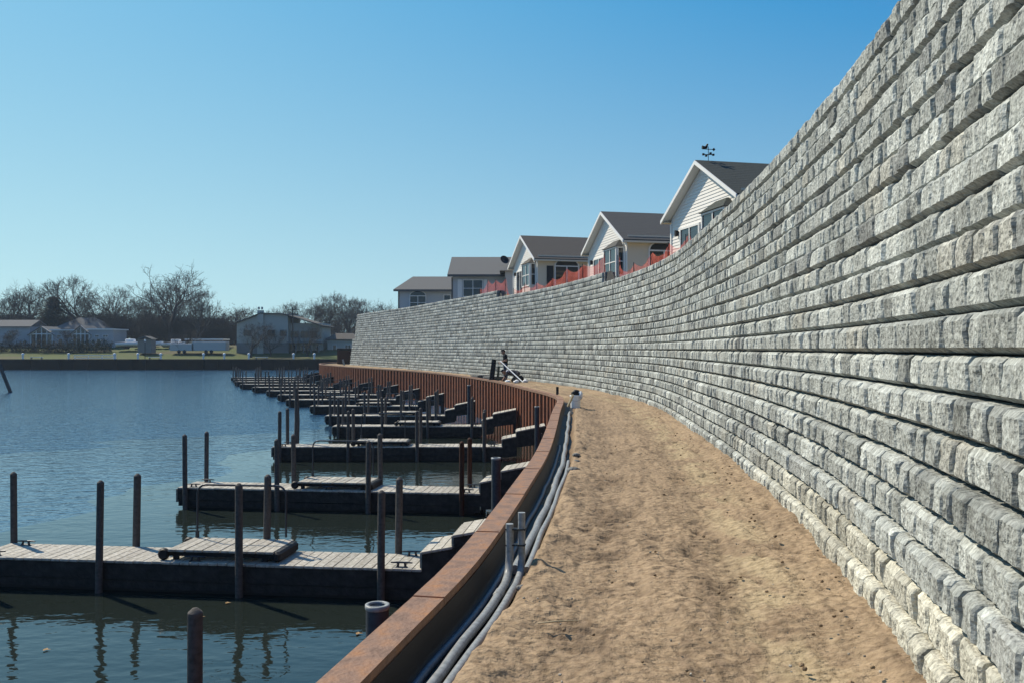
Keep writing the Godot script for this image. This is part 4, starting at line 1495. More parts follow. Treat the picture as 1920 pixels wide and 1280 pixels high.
	for i in 3:
		var bt := thing("parked_boat", ["white boat on its trailer, leftmost of the boats ashore", "white boat standing behind the leftmost boat ashore", "white boat ashore beside the grey shed"][i], "boat", Vector3([-74.0, -72.0, -66.3][i], 1.75, [-171.0, -174.0, -174.0][i]), 0.0, "boats parked ashore across the water")
		var hl := MB.new()
		var p := PackedVector3Array()
		for k in 7:
			var x := -2.8 + k * 0.95
			var w := 1.05 * sqrt(maxf(0.0, 1.0 - pow(maxf(x, 0.0) / 2.95, 2.0)))
			for e in [[0.0, 1.05], [1.0, 1.1 + 0.05 * k], [0.7, 0.55], [0.0, 0.25], [-0.7, 0.55], [-1.0, 1.1 + 0.05 * k], [0.0, 1.05]]:
				p.append(Vector3(x, e[1] + (0.06 * k if e[0] == 0.0 and e[1] < 0.5 else 0.0), e[0] * w))
		hl.grid(p, 7, 7, PackedColorArray([Color.WHITE]))
		obj("hull", hl, M.white, bt)
		var cab := MB.new()
		cab.box(Vector3(-0.2, 1.5, 0), Vector3(1.6, 0.6, 1.3), Basis(), Color.WHITE, 0.12)
		obj("cabin", cab, M.white, bt)
		var tr := MB.new()
		tr.box(Vector3(-0.3, 0.25, 0), Vector3(4.6, 0.1, 0.9))
		tr.tube([Vector3(-1, 0.1, -0.9), Vector3(-1, 0.1, 0.9)], [0.25, 0.25], 12)
		obj("trailer", tr, M.black, bt)
	var cpn := thing("flat_canopy", "long low white canopy behind the small trailer", "canopy", Vector3(-60.3, 1.5, -172.0))
	var cr := MB.new()
	cr.box(Vector3(0, 2.0, -2), Vector3(7.6, 0.25, 4.0))
	obj("roof", cr, M.white, cpn)
	for k in 4:
		var l := MB.new()
		l.box(Vector3(-3.6 + k * 2.4, 0.85, -0.2), Vector3(0.14, 2.1, 0.14))
		obj("leg", l, M.far_stone, cpn)
	# poles
	var up := thing("utility_pole", "wooden utility pole with two crossarms in front of the big house", "utility pole", Vector3(-40.3, -0.1, -161.5))
	var pm := MB.new()
	pm.tube([Vector3.ZERO, Vector3(0, 9.3, 0)], [0.17, 0.12], 8)
	obj("pole", pm, M.bark, up)
	for y in [8.9, 8.0]:
		var a := MB.new()
		a.box(Vector3(0.15, y, 0.12), Vector3(2.0, 0.12, 0.1))
		for k in 4:
			a.box(Vector3(-0.7 + k * 0.57, y + 0.14, 0.12), Vector3(0.08, 0.16, 0.08))
		obj("crossarm", a, M.bark, up)
	var lp := thing("lamp_post", "thin dark lamp post on the lawn across the water", "lamp post", Vector3(-64.9, -0.1, -155.5))
	var lm := MB.new()
	lm.tube([Vector3.ZERO, Vector3(0, 3.0, 0)], [0.07, 0.05], 8)
	obj("pole", lm, M.black, lp)
	var lh := MB.new()
	lh.lathe(Vector3.ZERO, [[0.05, 3.0], [0.17, 3.1], [0.14, 3.35], [0.0, 3.45]], 10)
	obj("lamp_head", lh, M.white, lp)

# ------------------------------------------------------------------ trees
func limb(b: MB, tw: MB, r: RandomNumberGenerator, p: Vector3, dir: Vector3, ln: float, rad: float, depth: int, last: int, up: float) -> void:
	var pts := [p]
	var rr := [rad]
	var d := dir
	var n := 3
	for i in n:
		d = (d + Vector3(r.randfn(), r.randfn() * 0.6, r.randfn()) * 0.15 + Vector3(0, up * 0.12, 0)).normalized()
		pts.append(pts[-1] + d * ln / n)
		rr.append(lerpf(rad, rad * 0.66, float(i + 1) / n))
	(b if depth < 2 else tw).tube(pts, rr, 6 if depth < 2 else 3, Color.WHITE, false)
	if depth >= last:
		for k in 6:
			var at: Vector3 = pts[1 + k % 3]
			var nd := (d * 0.7 + Vector3(r.randfn(), r.randfn() + up * 0.5, r.randfn()) * 0.55).normalized()
			var q: Vector3 = at + nd * ln * r.randf_range(0.35, 0.8)
			tw.tube([at, q], [0.016, 0.008], 3, Color.WHITE, false)
			for m in 2:
				var e := (nd + Vector3(r.randfn(), r.randfn() + up * 0.4, r.randfn()) * 0.6).normalized()
				var o := at.lerp(q, r.randf_range(0.4, 0.9))
				tw.tube([o, o + e * ln * r.randf_range(0.2, 0.5)], [0.011, 0.006], 3, Color.WHITE, false)
		return
	var kids := 3 if depth < 3 else 2
	if r.randf() < 0.4: kids += 1
	var a0 := r.randf() * TAU
	for k in kids:
		var t := 1.0 if k < 2 else r.randf_range(0.4, 0.95)
		var at: Vector3 = pts[clampi(int(round(t * n)), 1, n)]
		var u := d.cross(Vector3.RIGHT if absf(d.x) < 0.8 else Vector3.UP).normalized()
		var side := u.rotated(d, a0 + TAU * k / kids + r.randf_range(-0.5, 0.5))
		var spread := r.randf_range(0.45, 0.95) * (0.75 if k == 0 else 1.0)
		var nd := (d * cos(spread) + side * sin(spread)).normalized()
		limb(b, tw, r, at, nd, ln * r.randf_range(0.66, 0.88), rr[-1] * (0.88 if k == 0 else r.randf_range(0.62, 0.82)), depth + 1, last, up)

func bare_tree(sd: int, h: float, up: float, m: Material, label: String, at: Vector3) -> Node3D:
	var r := RandomNumberGenerator.new()
	r.seed = sd
	var b := MB.new()
	var tw := MB.new()
	limb(b, tw, r, Vector3(0, -0.5, 0), Vector3(r.randfn() * 0.05, 1, r.randfn() * 0.05).normalized(), h * 0.26, h * 0.034, 0, 5, up)
	var root := thing("bare_tree", label, "tree", at, 0.0, "bare trees across the water")
	obj("trunk", b, m, root)
	obj("crown", tw, m, root)
	return root

func build_trees() -> void:
	rng.seed = 404
	var base := func(u: float, d: float) -> Vector3:
		var x := (u - 960.0) / 1650.0 * d
		return Vector3(x, land_y(x, d) - 0.1, -d)
	var kinds := []
	var spots := [
		[312, 193, 18.0, "broad tall bare tree, tallest on the far shore", 0], [155, 196, 15.2, "wide bare tree between the two porch cottages", 1],
		[48, 198, 14.8, "spreading bare tree above the plain white cottage", 2], [222, 199, 13.6, "bare tree left of the tallest one, behind the right cottage's roof end", 3],
		[372, 190, 12.6, "leaning bare tree right of the tallest one", 4], [10, 200, 13.2, "bare tree cut off by the left edge of the photo", 0],
		[270, 205, 13.0, "bare tree half hidden behind the tallest one's left side", 2], [340, 206, 13.8, "bare tree half hidden behind the tallest one's right side", 1],
		[108, 208, 13.0, "bare tree behind the dark evergreen", 3], [440, 200, 8.8, "small reddish bare tree left of the big house", 5],
		[415, 197, 8.2, "smaller reddish bare tree behind the long trailer", 5], [541, 205, 10.6, "slim bare tree behind the utility pole", 4],
		[577, 210, 10.9, "round topped bare tree right of the utility pole", 2], [632, 220, 9.6, "thin bare tree nearest the end of the block wall", 4],
		[605, 225, 8.0, "small bare tree behind the garage", 5], [650, 240, 9.0, "pale bare tree showing past the wall's far end", 3],
		[674, 205, 11.2, "thin bare tree rising above the wall's far corner", 4], [728, 215, 11.0, "bare tree top showing left of the blue-grey house", 2],
		[468, 210, 9.2, "bare tree behind the big house's chimney side", 1], [505, 222, 9.8, "bare tree behind the big house's ridge", 0],
		[22, 171, 4.2, "small bare yard tree before the plain white cottage", 4], [127, 172, 4.2, "small bare yard tree between the porch cottages", 2],
		[345, 168, 4.6, "small bare yard tree beside the grey shed", 1],
		[470, 162, 6.4, "small bare yard tree before the big house's left wall", 1], [505, 164, 5.2, "small bare yard tree before the big house's middle", 3], [575, 163, 6.0, "small bare yard tree before the big house's balcony", 2],
		[618, 205, 12.5, "tall slender bare tree behind the garage", 4], [655, 212, 12.0, "tall slender bare tree at the wall's far edge", 4],
		[700, 220, 9.4, "bare tree top between the wall's corner tree and the blue-grey house", 5], [748, 230, 9.0, "bare twigs just left of the blue-grey house's wing", 3],
	]
	var mats := [M.bark, M.bark, M.bark, M.bark, M.bark_pale, M.bark_red]
	for s in spots:
		var k: int = s[4]
		var at: Vector3 = base.call(float(s[0]), float(s[1]))
		while kinds.size() <= k:
			kinds.append(null)
		if kinds[k] == null:
			kinds[k] = [bare_tree(100 + k * 7, 12.0, [0.5, 0.6, 0.5, 0.8, 1.3, 1.1][k], mats[k], s[3], at), 0.0]
			var top := 0.0
			for c in kinds[k][0].get_children():
				top = maxf(top, c.mesh.get_aabb().end.y)
			kinds[k][1] = top
			kinds[k][0].scale = Vector3.ONE * (float(s[2]) * 1.06 / top)
			kinds[k][0].rotation.y = rng.randf() * TAU
		else:
			var q: float = float(s[2]) * 1.06 / kinds[k][1]
			var wd := q * rng.randf_range(0.9, 1.15)
			dup(kinds[k][0], at, rng.randf() * TAU, Vector3(wd, q, wd), s[3])
	# evergreens
	for e in [[98, 193, 10.8, 10.5, "dark ragged evergreen behind the left porch cottage"]]:
		var r := RandomNumberGenerator.new()
		r.seed = int(e[0]) + 3
		var root := thing("evergreen_tree", e[4], "tree", base.call(float(e[0]), float(e[1])), 0.0, "")
		var t := MB.new()
		t.tube([Vector3(0, -0.5, 0), Vector3(0, float(e[2]) * 0.95, 0)], [0.25, 0.03], 7)
		obj("trunk", t, M.bark, root)
		var c := MB.new()
		for i in 5200:
			var y := pow(r.randf(), 0.85)
			var rad: float = e[3] * 0.5 * pow(1.0 - y, 0.5) * (0.25 + 0.75 * sqrt(r.randf())) * (0.72 + 0.7 * na.get_noise_2d(y * 7.0, float(i % 9) * 1.7))
			var a := r.randf() * TAU
			var p := Vector3(cos(a) * rad, 0.6 + y * (e[2] - 0.7), sin(a) * rad)
			var o := Vector3(cos(a), -0.25, sin(a)) * 0.42
			var w := Vector3(-sin(a), 0.2, cos(a)) * 0.16
			c.tri(p - o * 0.4 - w, p + o, p - o * 0.4 + w)
		obj("crown", c, M.pine, root)
	# the wood behind: one mass of trees and undergrowth
	var wood: ArrayMesh
	var twigs := MB.new()
	var rr := RandomNumberGenerator.new()
	rr.seed = 8
	for k in 3:
		limb(twigs, twigs, rr, Vector3(k * 0.8 - 0.8, -0.4, rr.randf() - 0.5), Vector3(rr.randfn() * 0.15, 1, rr.randfn() * 0.1).normalized(), 2.6, 0.10, 1, 5, 0.9)
	wood = twigs.mesh()
	var mm := MultiMesh.new()
	mm.transform_format = MultiMesh.TRANSFORM_3D
	mm.mesh = wood
	var tr := []
	for i in 430:
		var u := rr.randf_range(-60.0, 430.0) if i < 250 else rr.randf_range(-700.0, -40.0) if i >= 330 else rr.randf_range(380.0, 790.0)
		var d := rr.randf_range(191.0, 245.0)
		var p: Vector3 = base.call(u, d)
		var s := rr.randf_range(0.6, 1.0) if u < 420 else rr.randf_range(0.45, 0.85)
		tr.append(Transform3D(Basis(Vector3.UP, rr.randf() * TAU).scaled(Vector3(s, s, s)), p))
	mm.instance_count = tr.size()
	for i in tr.size():
		mm.set_instance_transform(i, tr[i])
	var mi := MultiMeshInstance3D.new()
	mi.name = "bare_wood"
	mi.multimesh = mm
	mi.material_override = M.bark
	add_child(mi)
	tag(mi, "mass of bare woodland behind the cottages across the water", "wood", "", "stuff")
	var br := MB.new()
	for k in 7:
		var seg := leaf_mass(Vector3(26, [10.5, 9.5, 11.8, 9.6, 3.8, 9.0, 9.8][k], 9), 9500, 0.26, Color(0.034, 0.029, 0.024), Color(0.090, 0.062, 0.042), 60 + k)
		var off: Vector3 = base.call([-20.0, 110.0, 245.0, 370.0, 520.0, -230.0, -440.0][k], [200.0, 202.0, 200.0, 201.0, 232.0, 202.0, 204.0][k])
		for i in seg.v.size():
			seg.v[i] += off
		var k0 := br.v.size()
		br.v.append_array(seg.v); br.n.append_array(seg.n); br.c.append_array(seg.c)
		for i in seg.ix:
			br.ix.append(i + k0)
	var bo := obj("undergrowth", br, M.hedge)
	tag(bo, "brown undergrowth between the trunks of the far wood", "undergrowth", "", "stuff")

# ------------------------------------------------------------------ things on the path
func follow(off: float, y: float, s0: float, s1: float, step: float, wob: float, sd: float) -> Array:
	var pts := []
	var s := s0
	while s <= s1:
		var t := dir_curve(cap_c, s, cap_len)
		pts.append(at_curve(cap_c, s) + inland(t) * (off + wob * na.get_noise_2d(s * 0.5, sd)) + Vector3(0, y + 0.01 * na.get_noise_2d(s * 0.4, sd + 9.0), 0))
		s += step
	return pts

func same(n: int, r: float) -> Array:
	var a := []
	for i in n:
		a.append(r)
	return a

func conduit(label: String, pts: Array, r: float, m: Material, joints: Array) -> void:
	var root := thing("conduit_pipe", label, "pipe", Vector3.ZERO, 0.0, "conduit pipes lying along the seawall")
	var b := MB.new()
	b.tube(pts, same(pts.size(), r), 14)
	obj("pipe", b, m, root)
	for j in joints:
		var k: int = clampi(int(j * (pts.size() - 1)), 1, pts.size() - 2)
		var d: Vector3 = (pts[k + 1] - pts[k]).normalized()
		var c := MB.new()
		c.tube([pts[k] - d * 0.06, pts[k] - d * 0.055, pts[k] + d * 0.055, pts[k] + d * 0.06], [r * 1.02, r * 1.18, r * 1.18, r * 1.02], 14)
		obj("coupling", c, m, root)

func cap_s(d: float) -> float:
	var s := 0.0
	while -at_curve(cap_c, s).z < d:
		s += 0.02
	return s

func build_site_things() -> void:
	var s67 := cap_s(6.75)
	var sb := cap_s(24.2)
	# near pair, each ending in an upright
	var a := follow(0.28, -0.095, 1.5, s67 - 0.25, 0.25, 0.02, 1.0)
	var ta := dir_curve(cap_c, s67, cap_len)
	var ra := inland(ta)
	var fa := at_curve(cap_c, s67) + ra * 0.275
	a += [fa - ta * 0.12 + Vector3(0, -0.075, 0), fa - ta * 0.05 + Vector3(0, -0.04, 0), fa + Vector3(0, 0.05, 0), fa + Vector3(0, 0.30, 0)]
	conduit("grey conduit pipe lying by the cap, bent up at its end, nearest the cap", a, 0.030, M.pvc, [0.55, 0.9])
	var b := follow(0.37, -0.085, 1.5, s67 - 0.2, 0.25, 0.015, 2.0)
	var fb := at_curve(cap_c, s67 + 0.02) + ra * 0.365
	b += [fb - ta * 0.11 + Vector3(0, -0.065, 0), fb - ta * 0.03 + Vector3(0, -0.03, 0), fb + Vector3(0, 0.06, 0), fb + Vector3(0, 0.385, 0)]
	conduit("grey conduit pipe along the sand's edge, ending in the taller upright", b, 0.028, M.pvc, [0.5])
	var c := follow(0.19, -0.112, 1.5, cap_s(16.0), 0.3, 0.02, 3.0)
	conduit("dark conduit pipe lying in the shade under the rusty cap", c, 0.023, M.pvc_dark, [0.3, 0.62])
	var d := follow(0.30, -0.085, s67 + 0.15, sb, 0.3, 0.03, 4.0)
	conduit("grey conduit pipe running from the uprights to the bucket, on the cap's side", d, 0.036, M.pvc, [0.25, 0.6])
	var e := follow(0.39, -0.075, s67 + 0.1, cap_s(13.5), 0.3, 0.02, 5.0)
	conduit("thin grey conduit pipe on the sand beyond the uprights", e, 0.026, M.pvc, [0.45])
	var tp := MB.new()
	for y in [0.14, 0.26]:
		tp.box(fa.lerp(fb, 0.5) + Vector3(0, y, 0), Vector3(0.152, 0.008, 0.062), Basis(ra, Vector3.UP, -ta))
	var strap := obj("strap", tp, M.black)
	tag(strap, "black strapping round the two upright conduits", "strap")
	# bucket
	var bk := thing("bucket", "white plastic bucket stuffed with rags where the seawall bends", "bucket", Vector3(1.76, -0.01, -24.4))
	var bb := MB.new()
	bb.lathe(Vector3.ZERO, [[0.0, 0.002], [0.125, 0.0], [0.132, 0.02], [0.15, 0.33], [0.158, 0.335], [0.158, 0.355], [0.15, 0.37], [0.143, 0.37], [0.14, 0.3]], 20)
	obj("pail", bb, M.white, bk)
	var hd := MB.new()
	var hp := []
	for k in 9:
		var t := PI * k / 8
		hp.append(Vector3(cos(t) * 0.16, 0.33 - sin(t) * 0.12, 0.165))
	hd.tube(hp, same(9, 0.006), 6)
	obj("handle", hd, M.metal, bk)
	var rag := obj("black_bag", lump(Vector3(0.12, 0.11, 0.11), 31), M.black, null, Vector3(1.77, 0.40, -24.42))
	tag(rag, "black bag bulging out of the white bucket", "bag")
	var rag2 := obj("white_rag", lump(Vector3(0.06, 0.11, 0.09), 32), M.white, null, Vector3(1.90, 0.36, -24.36))
	tag(rag2, "white rag hanging over the bucket's rim", "rag")
	var wd := MB.new()
	wd.box(Vector3.ZERO, Vector3(0.05, 0.05, 0.42), Basis.from_euler(Vector3(-0.9, 0.5, 0)))
	var wo := obj("wooden_stick", wd, mat(lin(0.5, 0.42, 0.28), 0.8), null, Vector3(1.60, 0.22, -24.1))
	tag(wo, "short pale wooden stick leaning on the bucket", "stick")
	var sk := MB.new()
	sk.box(Vector3(0, 0.12, 0), Vector3(0.09, 0.34, 0.09), Basis(), Color.WHITE, 0.01)
	var so := obj("short_stake", sk, M.black, null, Vector3(1.62, 0.0, -31.4))
	tag(so, "short dark stake in the sand behind the bend of the cap", "stake")
	# stones by the pipes
	rng.seed = 31
	var spots := [[0.98, 13.4, 0.06, "flat grey stone by the thin pipe's far end"], [0.93, 12.6, 0.05, "small grey stone behind the wedge shaped one"], [0.82, 11.7, 0.09, "wedge shaped grey stone on the sand's edge"], [0.06, 5.95, 0.035, "small round stone by the near pipes"], [1.12, 15.0, 0.045, "small stone at the sand's edge short of the bucket"]]
	for q in spots:
		var o := obj("loose_stone", lump(Vector3(q[2], q[2] * 0.55, q[2] * 0.8), int(q[1] * 10)), M.rubble, null, Vector3(q[0], 0.02, -q[1]))
		tag(o, q[3], "stone", "loose stones beside the pipes")
	var peb := MB.new()
	for i in 110:
		var dd := 4.2 + 14.0 * pow(rng.randf(), 1.6)
		var cp := at_curve(cap_c, cap_s(dd)) if i % 10 == 0 else Vector3.ZERO
		var x := rng.randf_range(0.02 * dd, 1.7 + 0.1 * dd) if cp == Vector3.ZERO else cp.x + 0.55
		var r := rng.randf_range(0.003, 0.009)
		var g := rng.randf_range(0.12, 0.42)
		peb.box(Vector3(x, 0.035, -dd), Vector3(r * 2, r * 1.3, r * 1.6), Basis.from_euler(Vector3(rng.randf() * 3, rng.randf() * 3, 0)), Color(g, g * 0.9, g * 0.75), r * 0.35)
	var po := obj("pebbles", peb, M.paint)
	tag(po, "scattered pebbles on the sand path", "pebbles", "", "stuff")
	var cl := MB.new()
	for i in 130:
		var dd := 4.0 + 20.0 * pow(rng.randf(), 1.7)
		var left := at_curve(cap_c, cap_s(dd)).x + 0.55
		var wide := 2.15
		var f := rng.randf()
		if rng.randf() < 0.35: f = 0.80 + 0.17 * rng.randf()
		var k := lump(Vector3.ONE * rng.randf_range(0.005, 0.016), 200 + i)
		var k0 := cl.v.size()
		var col := Color(0.36, 0.25, 0.155).lerp(Color(0.20, 0.14, 0.09), rng.randf())
		for q in k.v.size():
			cl.v.append(k.v[q] * Vector3(1, 0.7, 1) + Vector3(left + wide * f, 0.012 + (0.045 if f > 0.8 else 0.0), -dd))
			cl.n.append(k.n[q]); cl.c.append(col)
		for q in k.ix:
			cl.ix.append(q + k0)
	var clo := obj("clods", cl, M.sand)
	tag(clo, "crumbled clods of earth lying on the sand path", "clods", "", "stuff")
	var tw := MB.new()
	tw.tube([Vector3(0, 0, 0), Vector3(0.10, 0.02, 0.03), Vector3(0.24, 0.015, 0.0)], [0.004, 0.006, 0.003], 5, Color(0.45, 0.36, 0.22))
	var to := obj("dry_twig", tw, M.paint, null, Vector3(0.15, 0.03, -5.15))
	tag(to, "dry pale twig on the sand near the pipes", "twig")
	# at the workers
	var roll := MB.new()
	roll.tube([Vector3(0, 0, 0), Vector3(0.02, 0.02, 0), Vector3(0.16, 1.1, 0), Vector3(0.165, 1.12, 0)], [0.10, 0.13, 0.12, 0.10], 14)
	roll.box(Vector3(0.08, 0.5, 0.1), Vector3(0.22, 0.9, 0.06), Basis(Vector3(0, 0, 1), -0.13))
	var ro := obj("black_roll", roll, M.black, null, Vector3(-1.05, 0.0, -43.9))
	tag(ro, "black upright roll of fabric leaning left of the standing worker", "roll")
	var st := MB.new()
	st.box(Vector3(0.3, 0.38, 0.0), Vector3(0.12, 0.78, 0.1), Basis(Vector3(0, 0, 1), -0.1), Color(0.12, 0.12, 0.08))
	var sto := obj("leaning_board", st, M.paint, null, Vector3(-1.0, 0.0, -44.3))
	tag(sto, "dull olive board leaning between the black roll and standing worker", "board")
	for k in 2:
		var sh := thing("sheet_stack", ["low stack of grey sheets, farther left of the two beside the black roll", "low stack of grey sheets close to the black roll"][k], "sheets", Vector3([-1.75, -0.95][k], 0.0, [-48.6, -46.0][k]), 0.3, "stacks of grey sheets")
		for j in 4:
			var b2 := MB.new()
			b2.box(Vector3(0.03 * (j % 2), 0.04 + j * 0.055, 0.02 * j), Vector3(0.8, 0.04, 1.3), Basis(Vector3.UP, 0.03 * j))
			obj("sheet", b2, M.rubble, sh)
	for k in 3:
		var bg := obj("white_bag", lump(Vector3(0.14, 0.09, 0.11), 80 + k), M.white, null, Vector3([-0.20, 0.22, 0.66][k], 0.05, [-42.9, -42.75, -43.0][k]))
		tag(bg, ["white bag lying in front of the kneeling worker", "white bag lying at the kneeling worker's feet", "small white bag at the foot of the white rod"][k], "bag", "white bags by the workers")
	var db := obj("dark_bag", lump(Vector3(0.16, 0.2, 0.15), 90), M.black, null, Vector3(0.42, 0.12, -43.8))
	tag(db, "dark bag standing beside the foot of the white rod", "bag")
	var rod := MB.new()
	rod.tube([Vector3(-0.60, 1.04, -44.22), Vector3(0.54, 0.02, -42.7)], [0.030, 0.030], 8)
	var rdo := obj("white_rod", rod, M.white)
	tag(rdo, "long white rod slanting down from the standing worker's hand", "rod")
	# beyond the far end of the wall
	var dm := thing("brown_container", "brown steel container beyond the far end of the block wall", "container", Vector3(-18.2, 0.0, -98.0))
	var c1 := MB.new()
	c1.box(Vector3(0, 0.75, 0), Vector3(2.0, 1.5, 3.0), Basis(), Color.WHITE, 0.04)
	obj("body", c1, mat(lin(0.07, 0.035, 0.022), 0.9), dm)
	var c2 := MB.new()
	c2.box(Vector3(0, 1.62, 0), Vector3(2.1, 0.2, 3.1), Basis(), Color.WHITE, 0.04)
	obj("lid", c2, M.black, dm)
	var wp := MB.new()
	wp.tube([Vector3(0.0, 0, 0), Vector3(-0.16, 0.6, 0)], [0.09, 0.09], 10)
	var wpo := obj("pale_pipe", wp, M.pvc, null, Vector3(-16.9, 0.0, -88.6))
	tag(wpo, "short pale leaning pipe at the far corner of the wall", "pipe")

func lump(r: Vector3, sd: int) -> MB:
	var b := MB.new()
	var p := PackedVector3Array()
	for j in 9:
		for i in 15:
			var a := TAU * i / 14
			var t := PI * (j / 8.0) - PI / 2
			var d := Vector3(cos(a) * cos(t), sin(t), -sin(a) * cos(t))
			var k := 1.0 + 0.45 * na.get_noise_3d(d.x * 1.6 + sd, d.y * 1.6, d.z * 1.6) + 0.15 * na.get_noise_3d(d.x * 5 + sd, d.y * 5, d.z * 5)
			p.append(Vector3(d.x * r.x, d.y * r.y, d.z * r.z) * k)
	b.grid(p, 15, 9, PackedColorArray([Color.WHITE]))
	return b

# ------------------------------------------------------------------ people
func flesh(b: MB, bones: Array, cell: float, k: float, base_y := -1e9) -> void:
	# one smooth skin over tapered capsules: [from, radius, to, radius, colour]
	var lo := Vector3(1e9, 1e9, 1e9)
	var hi := -lo
	for q in bones:
		for e in [0, 2]:
			lo = lo.min(q[e] - Vector3.ONE * (q[e + 1] + 0.04))
			hi = hi.max(q[e] + Vector3.ONE * (q[e + 1] + 0.04))
	var nx := int((hi.x - lo.x) / cell) + 2
	var ny := int((hi.y - lo.y) / cell) + 2
	var nz := int((hi.z - lo.z) / cell) + 2
	var f := PackedFloat32Array()
	f.resize(nx * ny * nz)
	f.fill(1.0)
	var who := PackedInt32Array()
	who.resize(nx * ny * nz)
	var best := PackedFloat32Array()
	best.resize(nx * ny * nz)
	best.fill(1e9)
	for qi in bones.size():
		var q: Array = bones[qi]
		var a: Vector3 = q[0]
		var ab: Vector3 = q[2] - a
		var l2 := maxf(ab.length_squared(), 1e-9)
		var pad: float = maxf(q[1], q[3]) + k + cell * 2.0
		var b0 := ((a.min(q[2]) - Vector3.ONE * pad - lo) / cell).floor()
		var b1 := ((a.max(q[2]) + Vector3.ONE * pad - lo) / cell).ceil()
		for z in range(maxi(0, int(b0.z)), mini(nz, int(b1.z))):
			for y in range(maxi(0, int(b0.y)), mini(ny, int(b1.y))):
				for x in range(maxi(0, int(b0.x)), mini(nx, int(b1.x))):
					var p := lo + Vector3(x, y, z) * cell
					var t := clampf((p - a).dot(ab) / l2, 0, 1)
					var dd := p.distance_to(a + ab * t) - lerpf(q[1], q[3], t)
					var i := (z * ny + y) * nx + x
					if dd < best[i]:
						best[i] = dd
						who[i] = qi
					var o := f[i]
					var h := clampf(0.5 + 0.5 * (o - dd) / k, 0, 1)
					f[i] = lerpf(o, dd, h) - k * h * (1 - h) if o < 0.9 else dd
	var at := {}
	var k0 := b.v.size()
	for z in nz - 1:
		for y in ny - 1:
			for x in nx - 1:
				var sum := Vector3.ZERO
				var n := 0
				var i0 := (z * ny + y) * nx + x
				var inside := 0
				for c in 8:
					if f[i0 + (c & 1) + ((c >> 1) & 1) * nx + (c >> 2) * nx * ny] < 0: inside += 1
				if inside == 0 or inside == 8: continue
				for c in 8:
					for axis in [1, 2, 4]:
						if c & axis: continue
						var e: int = c | axis
						var va := f[i0 + (c & 1) + ((c >> 1) & 1) * nx + (c >> 2) * nx * ny]
						var vb := f[i0 + (e & 1) + ((e >> 1) & 1) * nx + (e >> 2) * nx * ny]
						if (va < 0) != (vb < 0):
							var t := va / (va - vb)
							var pa := Vector3(c & 1, (c >> 1) & 1, c >> 2)
							var pb := Vector3(e & 1, (e >> 1) & 1, e >> 2)
							sum += pa.lerp(pb, t)
							n += 1
				at[i0] = b.v.size()
				var p := lo + (Vector3(x, y, z) + sum / n) * cell
				b.v.append(p)
				var gr := Vector3(f[i0 + 1] - f[i0], f[i0 + nx] - f[i0], f[i0 + nx * ny] - f[i0])
				b.n.append(gr.normalized())
				b.c.append(bones[who[i0]][4])
	for key in at:
		var i: int = key
		for ax in 3:
			var st: int = [1, nx, nx * ny][ax]
			var u: int = [nx, nx * ny, 1][ax]
			var w: int = [nx * ny, 1, nx][ax]
			if i + st >= f.size(): continue
			if (f[i] < 0) == (f[i + st] < 0): continue
			if not (at.has(i - u) and at.has(i - w) and at.has(i - u - w)): continue
			var q := [at[i], at[i - u], at[i - u - w], at[i - w]]
			if f[i] < 0:
				b.ix.append(q[0]); b.ix.append(q[2]); b.ix.append(q[1])
				b.ix.append(q[0]); b.ix.append(q[3]); b.ix.append(q[2])
			else:
				b.ix.append(q[0]); b.ix.append(q[1]); b.ix.append(q[2])
				b.ix.append(q[0]); b.ix.append(q[2]); b.ix.append(q[3])

const SKIN := Color(0.36, 0.20, 0.14)

func hand(b: MB, wrist: Vector3, dir: Vector3, palm_n: Vector3, curl: float) -> void:
	var side := dir.cross(palm_n).normalized()
	var bones := []
	var kn := wrist + dir * 0.085
	for i in 4:
		var o := side * (i - 1.5) * 0.021
		bones.append([wrist + o * 0.5, 0.016, kn + o, 0.012, SKIN])
		var ln: float = [0.072, 0.082, 0.076, 0.06][i]
		var d1 := (dir * cos(curl * 0.6) + palm_n * sin(curl * 0.6)).normalized()
		var d2 := (dir * cos(curl * 1.5) + palm_n * sin(curl * 1.5)).normalized()
		bones.append([kn + o, 0.0095, kn + o + d1 * ln * 0.5, 0.0088, SKIN])
		bones.append([kn + o + d1 * ln * 0.5, 0.0088, kn + o + d1 * ln * 0.5 + d2 * ln * 0.5, 0.0075, SKIN])
	var th := wrist + dir * 0.025 - side * 0.03
	bones.append([wrist, 0.018, th, 0.013, SKIN])
	bones.append([th, 0.012, th + (dir * 0.7 - side * 0.55 + palm_n * 0.3).normalized() * 0.05, 0.0095, SKIN])
	flesh(b, bones, 0.0055, 0.008)

func head(b: MB, at: Vector3, face: Vector3, up: Vector3, hair: Color) -> void:
	var sd := face.cross(up).normalized()
	var bones := [
		[at + up * 0.02 - face * 0.01, 0.088, at - face * 0.03, 0.088, SKIN], [at - up * 0.035 + face * 0.03, 0.062, at - up * 0.085 + face * 0.05, 0.035, SKIN],
		[at + face * 0.085 + up * 0.01, 0.011, at + face * 0.108 - up * 0.025, 0.014, SKIN],
		[at + face * 0.082 - up * 0.062 + sd * 0.02, 0.008, at + face * 0.082 - up * 0.062 - sd * 0.02, 0.008, Color(0.30, 0.12, 0.10)],
		[at + up * 0.055 - face * 0.02, 0.085, at + up * 0.0 - face * 0.055, 0.080, hair],
	]
	for s in [-1, 1]:
		bones.append([at + sd * s * 0.088 - face * 0.005 + up * 0.015, 0.016, at + sd * s * 0.09 - up * 0.02, 0.013, SKIN])
		bones.append([at + face * 0.078 + sd * s * 0.033 + up * 0.012, 0.0115, at + face * 0.081 + sd * s * 0.033 + up * 0.012, 0.0105, Color(0.03, 0.02, 0.02)])
	flesh(b, bones, 0.009, 0.012)

